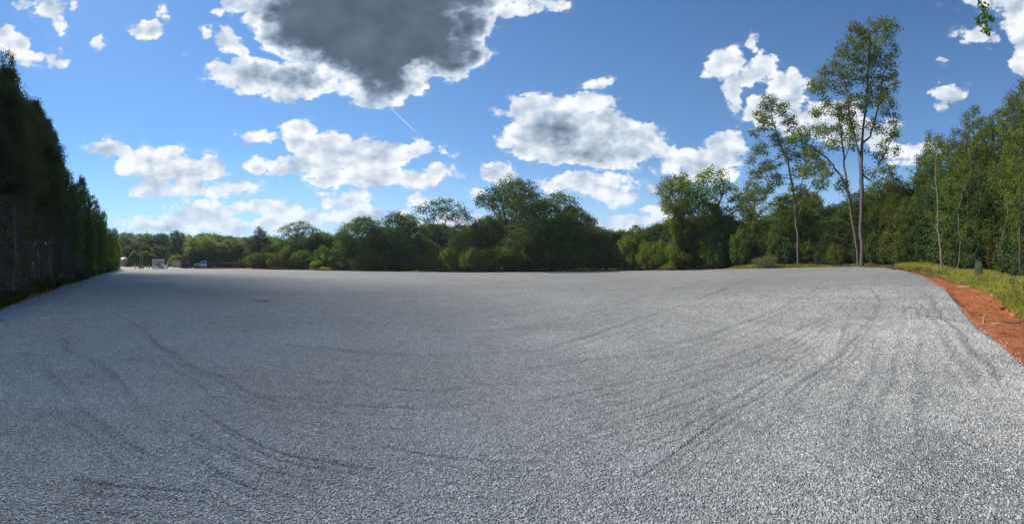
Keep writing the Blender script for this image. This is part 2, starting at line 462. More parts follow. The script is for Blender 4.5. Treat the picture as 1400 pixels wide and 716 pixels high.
# ---------------------------------------------------------------- ground and lot
def polar_sheet(azs, rings, rfun, zfun):
    A, T = np.meshgrid(azs, rings); Rr = rfun(A, T)
    X, Y = Rr * np.sin(A), Rr * np.cos(A)
    Z = zfun(X.ravel(), Y.ravel())
    n, m = len(rings), len(azs)
    i = np.arange(n - 1)[:, None] * m; j = np.arange(m)[None, :]; jn = (j + 1) % m
    f = np.stack([i + j, i + jn, i + m + jn, i + m + j], -1).reshape(-1, 4)[:, ::-1]
    return X.ravel(), Y.ravel(), Z, f, A.ravel()
def build_ground():
    azs = np.concatenate([np.linspace(-1.5, 1.5, 900, endpoint=False), np.linspace(1.5, 2 * PI - 1.5, 120, endpoint=False)])
    rings = np.concatenate([[0.02], np.geomspace(2, 120, 240), np.geomspace(124, 940, 40)])
    X, Y, Z, f, A = polar_sheet(azs, rings, lambda a, t: t, ground_z)
    A = (A + PI) % (2 * PI) - PI
    r = np.hypot(X, Y); out = r - lot_r(A)
    Z = Z - 0.05 * (1 - sstep(out, -0.5, 0.3)) - 0.10 * (1 - sstep(out, -1.6, -0.5)) - 0.02
    px = A * K + 700
    cw = np.interp(A, C_AZ, C_W, left=0, right=0)
    edge_n = 0.35 * wob(X, Y, 0.8, 1) + 0.25 * wob(X, Y, 0.3, 2)
    clay = sstep(cw + edge_n * np.minimum(1.2, cw * .5) - out, -0.2, 0.5) * (px > 1140)
    lc = sstep(px, 0, 30) * 0.4 + 0.6
    clay = np.maximum(clay, (px < 165) * (1 - sstep(out + edge_n * .6, 0.8 * lc, 1.5)) * sstep(A, -1.6, -1.4))
    far = (px > 262) & (px < 700)
    clay = np.maximum(clay, far * (1 - sstep(out, 4, 7)) * np.clip(0.75 + 0.6 * wob(X, Y, 4, 2), 0, 1) * np.where(px > 420, 0.6 + .4 * wob(X, Y, 5, 1), 1))
    pale = ((px > 157) & (px < 266)) * sstep(out, -1, 0) * (1 - sstep(r, 128, 134))
    grass = sstep(px, 1150, 1200) * sstep(out - cw + edge_n, 0, 1.2) * (1 - sstep(out - cw, 24, 30))
    grass = np.maximum(grass, (px < 160) * sstep(out + edge_n, .9, 1.6) * 0.55 * (1 - sstep(out, 2, 6)))
    m, t = mat_base('forest_floor')
    pos = t.node('ShaderNodeNewGeometry').outputs['Position']
    def at_(n): return t.node('ShaderNodeAttribute', attribute_name=n).outputs['Fac']
    n1 = t.noise(pos, 2.2, 6, 0.65); n2 = t.noise(pos, 18, 4, 0.7); n3 = t.noise(pos, 0.35, 3)
    lit = t.mix(t.ss(n2, 0.35, 0.65), (0.05, 0.034, 0.02, 1), (0.15, 0.105, 0.065, 1))
    lit = t.mix(t.ss(n1, 0.5, 0.62), lit, (0.045, 0.06, 0.022, 1))
    gr = t.mix(t.ss(n2, 0.35, 0.65), (0.055, 0.085, 0.02, 1), (0.16, 0.15, 0.06, 1))
    cl = t.mix(t.ss(n1, 0.35, 0.7), (0.33, 0.105, 0.04, 1), (0.48, 0.185, 0.078, 1))
    cl = t.mix(t.ss(n2, 0.55, 0.75), cl, (0.17, 0.055, 0.022, 1))
    cl = t.mix(t.m('MULTIPLY', t.ss(n3, 0.5, 0.7), 0.5), cl, (0.36, 0.17, 0.085, 1))
    pa = t.mix(t.ss(n1, 0.35, 0.65), (0.33, 0.28, 0.22, 1), (0.48, 0.43, 0.36, 1))
    c = t.mix(at_('grass'), lit, gr)
    cf = t.ss(t.m('ADD', at_('clay'), t.m('MULTIPLY', t.m('SUBTRACT', n2, 0.5), 0.9)), 0.35, 0.62)
    c = t.mix(cf, c, cl); c = t.mix(at_('pale'), c, pa)
    n5 = t.noise(pos, 55, 3, 0.7)
    cl = t.mix(t.m('MULTIPLY', t.ss(n5, 0.56, 0.66), 0.55), cl, (0.15, 0.045, 0.018, 1))
    c = t.mix(cf, c, cl); c = t.mix(at_('pale'), c, pa)
    h = t.m('ADD', t.m('ADD', n2, t.m('MULTIPLY', n1, 2.0)), t.m('MULTIPLY', n5, 0.5))
    finish(t, c, 0.95, h, 0.9, 0.05, spec=0.08)
    me = np_mesh('ground', np.stack([X, Y, Z], 1), f, m, True, dict(clay=clay, grass=grass, pale=pale))
    tag(link('ground', me), kind='structure')

def gravel_color(t, pos, tr, shade_rand=None):
    big = t.noise(pos, 0.09, 4, 0.55); mid = t.noise(pos, 0.9, 4, 0.6)
    c = t.mix(t.ss(big, 0.35, 0.68), (0.48, 0.47, 0.435, 1), (0.58, 0.565, 0.515, 1))
    c = t.mix(t.m('MULTIPLY', t.ss(mid, 0.42, 0.72), 0.35), c, (0.43, 0.42, 0.385, 1))
    c = t.mix(t.m('MULTIPLY', tr, 0.6), c, (0.16, 0.166, 0.17, 1))  # worn stone plus rut shadow, both painted into the track colour
    return c
def build_lot():
    azs = np.concatenate([np.linspace(-1.45, 1.45, 1300, endpoint=False), np.linspace(1.45, 2 * PI - 1.45, 90, endpoint=False)])
    q = np.concatenate([[0.0], np.geomspace(0.006, 1, 430)])
    def rf(a, tt):
        am = (a + PI) % (2 * PI) - PI
        R_ = lot_r(am); x, y = R_ * np.sin(a), R_ * np.cos(a)
        j = 0.022 * R_ * wob(x, y, 1.3, 1) * (R_ < 40) + 0.014 * R_ * wob(x, y, .35, 2) * (R_ < 40) + 0.008 * R_ * wob(x, y, .12, 3) * (R_ < 40) + 0.25 * wob(x, y, 3, 0) * (R_ >= 40)
        # rings: dense near the eye, so that one ring is about a picture row or less
        inner = 0.3 + (R_ + j - 0.3) * (tt ** 1.0)
        return np.where(tt == 0, 0.02, inner)
    X, Y, Z, f, A = polar_sheet(azs, q, rf, ground_z)
    tr = tracks(X, Y)
    T = np.repeat(q, len(azs))
    Z = Z + rutz(X, Y, tr) * (1 - sstep(T, .97, 1)) + 0.03 - 0.075 * sstep(T, 0.985, 1.0)
    m, t = mat_base('gravel')
    pos = t.node('ShaderNodeNewGeometry').outputs['Position']
    trk = t.node('ShaderNodeAttribute', attribute_name='track').outputs['Fac']
    c = gravel_color(t, pos, trk)
    def cells(scale):
        v = t.node('ShaderNodeTexVoronoi', feature='F1'); t.put(v.inputs['Vector'], pos); v.inputs['Scale'].default_value = scale
        return v
    v1 = cells(70.0); v2 = cells(36.0)
    r1 = t.sep(v1.outputs['Color'])[0]; r2 = t.sep(v2.outputs['Color'])[0]
    n4 = t.noise(pos, 5.0, 5, 0.8)
    f1 = t.m('MULTIPLY_ADD', r1, 0.6, 0.7)
    f1 = t.m('MULTIPLY', f1, t.m('MULTIPLY_ADD', r2, 0.35, 0.82))
    f1 = t.m('MULTIPLY', f1, t.m('MULTIPLY_ADD', t.ss(n4, 0.38, 0.66), 0.3, 0.86))
    f1 = t.m('MULTIPLY', f1, t.ss(v1.outputs['Distance'], 0.62, 0.3, 0.55, 1.0))
    c = t.v('MULTIPLY', c, t.comb(f1, f1, f1))
    hh = t.m('ADD', t.m('MULTIPLY', v1.outputs['Distance'], -1.0), t.m('ADD', t.m('MULTIPLY', r1, 0.9), t.m('ADD', t.m('MULTIPLY', r2, 1.2), t.m('MULTIPLY', n4, 1.6))))
    finish(t, c, 0.88, hh, 0.8, 0.03, spec=0.2)
    me = np_mesh('gravel_lot', np.stack([X, Y, Z], 1), f, m, True, dict(track=tr))
    tag(link('gravel_lot', me), kind='structure')

def build_stones():
    parts = []
    def band(r0, r1, dens, s0, s1, amax=1.42, fade=False):
        n = int(amax * (r1 * r1 - r0 * r0) * dens)
        r = np.sqrt(rng.uniform(r0 * r0, r1 * r1, n)); a = rng.uniform(-amax, amax, n)
        if fade:
            kf = rng.random(n) < (1 - sstep(r, 8.5, 30)) ** 2.2; r, a = r[kf], a[kf]; n = len(r)
        keep = r < lot_r(a) * (1 + 0.02 * wob(r * np.sin(a), r * np.cos(a), .5, 1)) + np.abs(rng.normal(0, 1, n)) ** 1.6 * (.16 + .012 * r) - 0.06
        r, a = r[keep], a[keep]
        x, y = r * np.sin(a), r * np.cos(a)
        pt = 0.5 + 0.5 * wob(x, y, 0.55, 0) + 0.35 * wob(x, y, 0.16, 1) + 0.25 * wob(x, y, 2.2, 2)
        kk = rng.random(len(x)) < np.clip(0.55 + 0.5 * pt, .38, 1); x, y, pt = x[kk], y[kk], pt[kk]
        s = s0 + (s1 - s0) * rng.random(len(x)) ** (3.4 - 1.6 * np.clip(pt, 0, 1.2))
        parts.append((x, y, s))
    band(0.5, 5.0, 6000, .0030, .0092)
    band(5.0, 9.0, 3000, .0036, .0108)
    band(9.0, 30.0, 700, .0055, .0150, fade=True)
    x = np.concatenate([p[0] for p in parts]); y = np.concatenate([p[1] for p in parts]); s = np.concatenate([p[2] for p in parts])
    tr = tracks(x, y)
    out = np.hypot(x, y) - lot_r(np.arctan2(x, y))
    z = ground_z(x, y) + rutz(x, y, tr) * (1 - sstep(out, -.3, 0)) + 0.03 - 0.04 * sstep(out, -0.25, 0.05) + s * 0.25
    me = bpy.data.meshes.new('loose_gravel'); me.vertices.add(len(x))
    me.vertices.foreach_set('co', np.stack([x, y, z], 1).astype(np.float32).ravel())
    for k, v in (('size', s), ('track', tr)):
        a = me.attributes.new(k, 'FLOAT', 'POINT'); a.data.foreach_set('value', v.astype(np.float32))
    o = tag(link('loose_gravel', me), 'loose crushed grey stone lying all over the lot', 'gravel', kind='stuff')
    m, t = mat_base('crushed_stone')
    pos = t.node('ShaderNodeNewGeometry').outputs['Position']
    trk = t.node('ShaderNodeAttribute', attribute_type='INSTANCER', attribute_name='track').outputs['Fac']
    rnd = t.node('ShaderNodeAttribute', attribute_type='INSTANCER', attribute_name='tone').outputs['Fac']
    c = gravel_color(t, pos, t.m('MULTIPLY', trk, 1.0))
    k = t.m('MULTIPLY_ADD', t.m('POWER', rnd, 1.6), 0.6, 0.82)
    c = t.v('MULTIPLY', c, t.comb(k, k, k))
    finish(t, c, 0.8, spec=0.25)
    ng = bpy.data.node_groups.new('stones', 'GeometryNodeTree')
    ng.interface.new_socket('Geometry', in_out='INPUT', socket_type='NodeSocketGeometry')
    ng.interface.new_socket('Geometry', in_out='OUTPUT', socket_type='NodeSocketGeometry')
    N, L = ng.nodes, ng.links
    gi, go = N.new('NodeGroupInput'), N.new('NodeGroupOutput')
    join = N.new('GeometryNodeJoinGeometry')
    for i in range(5):
        ico = N.new('GeometryNodeMeshIcoSphere'); ico.inputs['Radius'].default_value = 1.0; ico.inputs['Subdivisions'].default_value = 1 + (i % 2)
        sp = N.new('GeometryNodeSetPosition'); nz = N.new('ShaderNodeTexNoise'); nz.noise_dimensions = '4D'
        nz.inputs['W'].default_value = i * 3.7; nz.inputs['Scale'].default_value = 0.9; nz.inputs['Detail'].default_value = 1
        pn = N.new('GeometryNodeInputPosition')
        sub = N.new('ShaderNodeVectorMath'); sub.operation = 'SUBTRACT'; sub.inputs[1].default_value = (.5, .5, .5)
        mul = N.new('ShaderNodeVectorMath'); mul.operation = 'MULTIPLY'; mul.inputs[1].default_value = (2.0, 2.0, 2.0)
        L.new(pn.outputs[0], nz.inputs['Vector']); L.new(nz.outputs['Color'], sub.inputs[0]); L.new(sub.outputs[0], mul.inputs[0])
        L.new(ico.outputs['Mesh'], sp.inputs['Geometry']); L.new(mul.outputs[0], sp.inputs['Offset'])
        tf = N.new('GeometryNodeTransform'); tf.inputs['Scale'].default_value = (1.25, 0.85, 0.62)
        L.new(sp.outputs[0], tf.inputs['Geometry'])
        sm = N.new('GeometryNodeSetMaterial'); sm.inputs['Material'].default_value = m; L.new(tf.outputs[0], sm.inputs['Geometry'])
        sh = N.new('GeometryNodeSetShadeSmooth'); sh.inputs['Shade Smooth'].default_value = False; L.new(sm.outputs[0], sh.inputs['Geometry'])
        g2 = N.new('GeometryNodeGeometryToInstance'); L.new(sh.outputs[0], g2.inputs[0]); L.new(g2.outputs[0], join.inputs[0])
    iop = N.new('GeometryNodeInstanceOnPoints'); iop.inputs['Pick Instance'].default_value = True
    L.new(gi.outputs[0], iop.inputs['Points']); L.new(join.outputs[0], iop.inputs['Instance'])
    ri = N.new('FunctionNodeRandomValue'); ri.data_type = 'INT'; ri.inputs['Min'].default_value = 0; ri.inputs['Max'].default_value = 4
    for a_ in ri.inputs:
        if a_.name == 'Min' and a_.type == 'INT': a_.default_value = 0
        if a_.name == 'Max' and a_.type == 'INT': a_.default_value = 4
    L.new([o_ for o_ in ri.outputs if o_.type == 'INT'][0], iop.inputs['Instance Index'])
    rv = N.new('FunctionNodeRandomValue'); rv.data_type = 'FLOAT_VECTOR'
    rv.inputs[0].default_value = (-.4, -.4, 0); rv.inputs[1].default_value = (.4, .4, 6.283)
    L.new(rv.outputs[0], iop.inputs['Rotation'])
    na = N.new('GeometryNodeInputNamedAttribute'); na.data_type = 'FLOAT'; na.inputs['Name'].default_value = 'size'
    L.new(na.outputs[0], iop.inputs['Scale'])
    st = N.new('GeometryNodeStoreNamedAttribute'); st.data_type = 'FLOAT'; st.domain = 'INSTANCE'; st.inputs['Name'].default_value = 'tone'
    rf = N.new('FunctionNodeRandomValue'); rf.data_type = 'FLOAT'
    L.new(iop.outputs[0], st.inputs['Geometry'])
    L.new([o_ for o_ in rf.outputs if o_.type == 'VALUE'][0], [i_ for i_ in st.inputs if i_.name == 'Value' and i_.type == 'VALUE'][0])
    L.new(st.outputs[0], go.inputs[0])
    md = o.modifiers.new('stones', 'NODES'); md.node_group = ng
    me.materials.append(m)
build_ground(); build_lot(); build_stones()

# ---------------------------------------------------------------- trees
def grow(attr, starts, step=0.35, infl=2.2, kill=0.55, iters=140, seed=0, tropism=0.05, trunk_to=None):
    """space colonisation: limbs reach into the crown volume; returns nodes, parents"""
    rg = np.random.default_rng(seed)
    P = [np.array(s, float) for s in starts[0]]; par = [-1] + list(range(len(P) - 1))
    for extra in starts[1:]:
        base = len(P)
        for k, s in enumerate(extra[1:]):
            P.append(np.array(s, float)); par.append(extra[0] if k == 0 else len(P) - 2)
    P = np.array(P); par = np.array(par)
    A = attr.copy()
    near = np.full(len(A), -1); nd = np.full(len(A), 1e9)
    first = 0
    for it in range(iters):
        new = P[first:]
        for c in range(0, len(new), 256):
            q = new[c:c + 256]
            D = ((A[:, None, :] - q[None]) ** 2).sum(2)
            j = D.argmin(1); dd = D[np.arange(len(A)), j]
            u = dd < nd; nd[u] = dd[u]; near[u] = j[u] + first + c
        keep = nd > kill * kill
        A, near, nd = A[keep], near[keep], nd[keep]
        if not len(A): break
        act = nd < infl * infl
        if not act.any():
            # pull the nearest limb towards what is left
            i = nd.argmin(); act = np.zeros(len(A), bool); act[i] = True
            if it > 3 and nd[i] > (infl * 6) ** 2: break
        ids = near[act]; v = A[act] - P[ids]; v /= np.linalg.norm(v, axis=1)[:, None] + 1e-9
        u, inv = np.unique(ids, return_inverse=True)
        acc = np.zeros((len(u), 3)); np.add.at(acc, inv, v)
        acc += rg.normal(0, .25, acc.shape); acc[:, 2] += tropism * np.bincount(inv)
        acc /= np.linalg.norm(acc, axis=1)[:, None] + 1e-9
        first = len(P)
        P = np.vstack([P, P[u] + acc * step]); par = np.concatenate([par, u])
    return P, par
def radii(P, par, tip=0.012, power=2.3, rmax=None):
    n = len(P); r = np.zeros(n); s = np.zeros(n)
    for i in range(n - 1, -1, -1):
        r[i] = max(s[i], tip ** power) ** (1 / power)
        if par[i] >= 0: s[par[i]] += r[i] ** power
    if rmax: r *= 1 if r.max() <= rmax else 1; r = np.minimum(r, rmax * (0.6 + 0.4 * r / r.max()))
    return r
def tubes(P, par, r, sides=5, rmin=0.0):
    """one ring per node, one sleeve per limb segment"""
    n = len(P); par = np.array(par)
    d = P - P[np.maximum(par, 0)]; root = par < 0
    for i in np.nonzero(root)[0]:
        k = np.nonzero(par == i)[0]; d[i] = (P[k[0]] - P[i]) if len(k) else (0, 0, 1)
    d /= np.linalg.norm(d, axis=1)[:, None] + 1e-9
    ref = np.tile(np.array([[0.83, 0.56, 0.01]]), (n, 1))
    flat = np.abs((d * ref).sum(1)) > 0.93
    a = ref - d * (d * ref).sum(1)[:, None]; a /= np.linalg.norm(a, axis=1)[:, None] + 1e-9
    b = np.cross(d, a)
    th = np.arange(sides) * 2 * PI / sides
    ring = P[:, None] + r[:, None, None] * (np.cos(th)[None, :, None] * a[:, None] + np.sin(th)[None, :, None] * b[:, None])
    ok = (~root) & (r > rmin)
    i = np.nonzero(ok)[0]
    # a thin limb leaves a thick one at its own width, with a start ring of its own
    pr = np.minimum(r[par[i]], r[i] * 1.35)
    start = P[par[i]][:, None] + pr[:, None, None] * (np.cos(th)[None, :, None] * a[i][:, None] + np.sin(th)[None, :, None] * b[i][:, None])
    same = (r[par[i]] <= r[i] * 1.35)
    V = np.vstack([ring.reshape(-1, 3), start.reshape(-1, 3)])
    k = np.arange(sides); k2 = (k + 1) % sides
    base = np.where(same, par[i] * sides, n * sides + np.arange(len(i)) * sides)
    top = i * sides
    F = np.stack([base[:, None] + k, base[:, None] + k2, top[:, None] + k2, top[:, None] + k], -1).reshape(-1, 4)
    used = np.unique(F); mp = np.full(len(V), -1); mp[used] = np.arange(len(used))
    return V[used], mp[F]
def leaves(C, size, rg, droop=0.2, aspect=0.6, up=0.3):
    """a small folded blade of two triangles' width for every centre"""
    n = len(C)
    d = rg.normal(0, 1, (n, 3)); d[:, 2] -= droop; d /= np.linalg.norm(d, axis=1)[:, None]
    q = rg.normal(0, 1, (n, 3)); q[:, 2] += up
    s = np.cross(d, q); s /= np.linalg.norm(s, axis=1)[:, None] + 1e-9
    L = size * rg.uniform(.6, 1.3, n)[:, None]; W = L * aspect * .5
    nn = np.cross(d, s) * L * 0.12
    V = np.stack([C, C + d * L * .45 + s * W + nn, C + d * L, C + d * L * .45 - s * W + nn], 1).reshape(-1, 3)
    return V, np.arange(n * 4).reshape(n, 4)
def fill(ells, n, rg, hollow=0.35):
    """points in a union of ellipsoids (cx, cy, cz, rx, ry, rz), shell favoured"""
    w = np.array([e[3] * e[4] * e[5] for e in ells]) ** 0.8; w /= w.sum()
    k = rg.choice(len(ells), n, p=w); E_ = np.array(ells, float)[k]
    d = rg.normal(0, 1, (n, 3)); d /= np.linalg.norm(d, axis=1)[:, None]
    rad = (hollow ** 3 + (1 - hollow ** 3) * rg.random(n)) ** (1 / 3)
    return E_[:, :3] + d * rad[:, None] * E_[:, 3:]
class Proto:
    pass
def make_tree(ells, stems, n_attr, bark, leafm, per_tip, spread, leaf, seed, step=.35, infl=2.4, kill=.6, tip=.012, rmax=.2,
              droop=.2, aspect=.6, hollow=.35, tropism=.05, leaf_depth=1, extra=None, sides=5, power=2.3, rmin=0.0):
    rg = np.random.default_rng(seed)
    A = fill(ells, n_attr, rg, hollow)
    P, par = grow(A, stems, step, infl, kill, 160, seed, tropism)
    r = radii(P, par, tip, power)
    sc_ = rmax / r[0]; r = np.maximum(r * sc_, np.minimum(tip, r))
    r[0] *= 1.5
    V, F = tubes(P, par, r, sides, rmin)
    kids = np.bincount(par[par >= 0], minlength=len(P))
    tipn = kids == 0
    lv = tipn.copy()
    cur = tipn.copy()
    for _ in range(leaf_depth):
        nx = np.zeros(len(P), bool); ids = par[cur]; nx[ids[ids >= 0]] = True; nx &= r < tip * 4; lv |= nx; cur = nx
    ci = np.nonzero(lv)[0]
    zc = P[ci, 2]
    ci = ci[zc > 0.4]
    k = np.repeat(ci, per_tip)
    C = P[k] + rg.normal(0, 1, (len(k), 3)) * np.array([spread, spread, spread * .75])
    if extra is not None: C = np.vstack([C, extra(rg)])
    C = C[C[:, 2] > 0.1]
    LV, LF = leaves(C, leaf, rg, droop, aspect)
    p = Proto()
    p.trunk = np_mesh('trunk', V, F, bark, True); p.crown = np_mesh('crown', LV, LF, leafm, False)
    p.h = float(max(LV[:, 2].max(), V[:, 2].max())); p.n = len(LF)
    p.w = float(np.percentile(np.hypot(LV[:, 0], LV[:, 1]), 96))
    return p
BK_GREY = bark_mat('bark_grey', (0.08, 0.066, 0.054), (0.16, 0.138, 0.115))
BK_DARK = bark_mat('bark_dark', (0.045, 0.036, 0.030), (0.10, 0.08, 0.065))
BK_PALE = bark_mat('bark_pale', (0.15, 0.125, 0.10), (0.25, 0.215, 0.18))
L_MID = leaf_mat('leaf_mid', (0.055, 0.097, 0.025), (0.118, 0.180, 0.044), .38)
L_DARK = leaf_mat('leaf_dark', (0.036, 0.065, 0.025), (0.076, 0.120, 0.040), .25)
L_PINE = leaf_mat('leaf_pine', (0.055, 0.075, 0.036), (0.11, 0.13, 0.06), .25, warm=(.10, .075, .045))
L_CEDAR = leaf_mat('leaf_cedar', (0.032, 0.051, 0.027), (0.066, 0.090, 0.044), .12, warm=(.05, .038, .022))
L_BRIGHT = leaf_mat('leaf_bright', (0.102, 0.165, 0.028), (0.204, 0.220, 0.050), .42)
L_OAK = leaf_mat('leaf_oak', (0.078, 0.133, 0.028), (0.165, 0.220, 0.047), .42, warm=(.16, .13, .03))
L_WARM = leaf_mat('leaf_warm', (0.067, 0.103, 0.020), (0.134, 0.174, 0.038), .40, warm=(.13, .10, .03))
L_BLUE = leaf_mat('leaf_bluish', (0.054, 0.091, 0.040), (0.102, 0.149, 0.066), .32)
L_SAGE = leaf_mat('leaf_sage', (0.10, 0.115, 0.06), (0.19, 0.20, 0.12), .25)
L_OLIVE = leaf_mat('leaf_olive', (0.078, 0.094, 0.025), (0.157, 0.165, 0.047), .35, warm=(.12, .085, .04))

def wavy(pts, n, seed, amp=.08):
    """a trunk line with a little wander"""
    rg = np.random.default_rng(seed); p = np.array(pts, float)
    t = np.linspace(0, len(p) - 1, n); out = np.stack([np.interp(t, np.arange(len(p)), p[:, k]) for k in range(3)], 1)
    w = np.cumsum(rg.normal(0, amp, (n, 3)), 0); w -= np.linspace(0, 1, n)[:, None] * w[-1]; w[:, 2] = 0
    return [tuple(q) for q in out + w]
def build_protos():
    PR = {}
    # dense round broadleaf down to the ground
    for i, (nm, lm, lf) in enumerate((('round', L_MID, .24), ('round2', L_MID, .22), ('dark', L_DARK, .22), ('bright', L_BRIGHT, .26), ('bluish', L_BLUE, .22))):
        e = [(0, 0, 5.6, 3.0, 3.0, 3.4), (.6, .4, 8.0, 2.0, 2.0, 2.1), (-1.2, .3, 6.8, 2.2, 2, 2.2), (1.6, -.5, 4.4, 2.1, 2, 2.4), (-1.5, -.6, 3.4, 2.0, 2, 2.2), (.3, 1.2, 3.2, 2.6, 2, 2.0), (0, 0, 1.7, 3.0, 2.8, 1.5)]
        rg = np.random.default_rng(50 + i)
        e = [tuple(np.array(q) + np.concatenate([rg.normal(0, .4, 3), rg.normal(0, .15, 3)])) for q in e]
        PR[nm] = make_tree(e, [wavy([(0, 0, 0), (.1, 0, 2.4), (0, .1, 5.5)], 12, i)], 1300, BK_DARK, lm, 26, .30, lf, 20 + i, step=.32, infl=1.8, kill=.45, rmax=.15, hollow=.5, tip=.010, leaf_depth=2, power=2.1)
    # tall narrow cedar, dense
    e = [(0, 0, 1.8, 1.9, 1.9, 1.6), (0, 0, 3.6, 1.8, 1.8, 1.9), (.1, 0, 5.4, 1.4, 1.4, 1.8), (0, .1, 7.2, .95, .95, 1.6), (.1, 0, 8.7, .45, .45, 1.0)]
    PR['cedar'] = make_tree(e, [wavy([(0, 0, 0), (0, 0, 8.6)], 22, 3, .03)], 1300, BK_DARK, L_CEDAR, 40, .17, .17, 31, step=.28, infl=1.5, kill=.38, rmax=.12, leaf_depth=2, aspect=.4, hollow=.5, tip=.008, tropism=.3)
    # wide vase crown on several stems, foliage high, sky through the limbs
    e = [(0, 0, 11.2, 2.8, 2.8, 1.9), (-2.9, 0, 10.0, 2.3, 2.2, 1.9), (2.9, .3, 9.9, 2.4, 2.4, 2.0), (-4.9, .2, 7.8, 1.8, 1.8, 1.9), (4.9, 0, 7.8, 2.0, 2, 2.1), (-5.4, 0, 5.0, 1.4, 1.5, 1.5), (-3.6, .8, 3.6, 1.5, 1.4, 1.6), (3.8, .6, 4.2, 1.7, 1.5, 1.8),
         (0, 2.6, 9.8, 2.6, 1.9, 1.6), (.5, -2.6, 9.6, 2.6, 1.9, 1.5), (1.5, 0, 8.6, 1.8, 2, 1.0), (5.2, 0, 6.2, 1.4, 1.5, 1.3), (-4.6, .5, 5.6, 1.1, 1.3, 1.0), (-1.6, 0, 9.4, 1.8, 1.5, 1.0)]
    st = wavy([(0, 0, 0), (-.1, 0, 2.2)], 6, 4)
    PR['vase'] = make_tree(e, [st, [4] + wavy([(-.5, 0, 3), (-1.6, .2, 6.5)], 8, 5), [5] + wavy([(.4, .1, 3.1), (1.3, 0, 7)], 8, 6), [5] + wavy([(0, .3, 3), (.2, .9, 7)], 8, 7)],
                           2500, BK_DARK, L_BLUE, 20, .26, .21, 41, step=.36, infl=2.4, kill=.5, rmax=.22, hollow=.2, tip=.010, leaf_depth=2, power=2.05)
    # airy small crown on fine stems
    e = [(0, 0, 8.4, 1.9, 1.9, 1.3), (-1.6, 0, 7.5, 1.5, 1.6, 1.3), (1.7, .2, 7.7, 1.6, 1.5, 1.4), (1.2, 0, 5.4, 1.2, 1.2, 1.0), (-1.0, 0, 5.0, 1.1, 1.1, .9), (3.0, 0, 6.6, 1.0, 1.1, .7), (-2.6, 0, 6.3, .9, 1.1, .7), (0, 1.3, 7.3, 1.6, 1.3, .8)]
    PR['airy'] = make_tree(e, [wavy([(0, 0, 0), (.1, 0, 1.6)], 5, 8), [3] + wavy([(-.5, 0, 2.4), (-1.0, 0, 5.6)], 8, 9), [4] + wavy([(.4, 0, 2.4), (.9, .1, 5.8)], 8, 10), [4] + wavy([(0, .2, 2.6), (0, .4, 6)], 8, 11)],
                           800, BK_GREY, L_BLUE, 20, .19, .18, 44, step=.32, infl=2.2, kill=.45, rmax=.10, hollow=.25, tip=.009, leaf_depth=1, power=2.05)
    # locust: clumps on upright limbs, creeper thick round the stems
    def vine(cols, n, zr):
        def f(rg):
            out = []
            for (x0, y0, x1, y1, zt, rad) in cols:
                z = rg.uniform(0.3, zt, n); t = z / zt
                a = rg.uniform(0, 2 * PI, n); q = rad * rg.beta(2, 1.4, n) * (1.15 - .55 * t) * (0.75 + .35 * np.sin(z * 2.1 + x0 * 3 + a))
                out.append(np.stack([x0 + (x1 - x0) * t + q * np.cos(a), y0 + (y1 - y0) * t + q * np.sin(a), z], 1))
            return np.vstack(out)
        return f
    for i, nm in enumerate(('locust', 'locust2')):
        s_ = 1 if i == 0 else -1
        e = [(s_ * .2, 0, 11.8, 1.6, 1.5, 1.5), (s_ * -1.7, .3, 10.6, 1.5, 1.4, 1.35), (s_ * 1.9, 0, 10.2, 1.6, 1.5, 1.35), (s_ * -2.4, 0, 8.6, 1.2, 1.2, 1.35), (s_ * 2.7, 0, 8.2, 1.3, 1.2, 1.2),
             (s_ * .3, 1.0, 9.2, 1.6, 1.2, 1.35), (s_ * -.9, 0, 7.0, 1.3, 1.2, 1.35), (s_ * 1.4, -.6, 6.6, 1.2, 1.2, 1.2)]
        PR[nm] = make_tree(e, [wavy([(0, 0, 0), (.1 * s_, 0, 3), (-.3 * s_, 0, 8)], 16, 60 + i, .06), [6] + wavy([(.5 * s_, 0, 3.4), (1.1 * s_, .1, 8)], 9, 62 + i)], 850, BK_GREY, L_OAK if i else L_BRIGHT, 26, .26, .21, 63 + i, leaf_depth=2, power=2.1,
                           step=.34, infl=2.2, kill=.5, rmax=.17, hollow=.2, tip=.010, extra=vine([(0, 0, -.3 * s_, 0, 8.5, 1.15), (.4 * s_, 0, 1.1 * s_, 0, 6.5, .8), (0, 0, 0, 0, 3.2, 2.0)], 6500, 8))
    # slender young forest tree, crown in loose layers
    for i, (nm, lm) in enumerate((('slender', L_OAK), ('slender2', L_WARM))):
        rg = np.random.default_rng(70 + i)
        e = [(rg.normal(0, .6), rg.normal(0, .6), z, 2.3 - abs(z - 8) * .09, 2.2 - abs(z - 8) * .08, 1.15) for z in (2.6, 4.2, 5.8, 7.2, 8.6, 10, 11.3, 12.4)]
        PR[nm] = make_tree(e, [wavy([(0, 0, 0), (.2, 0, 4), (0, .1, 9), (.2, 0, 12)], 30, 72 + i, .05)], 1100, BK_GREY, lm, 24, .26, .2, 74 + i, step=.34, infl=2.0, kill=.5, rmax=.12, hollow=.2, tip=.009, leaf_depth=2, power=2.1)
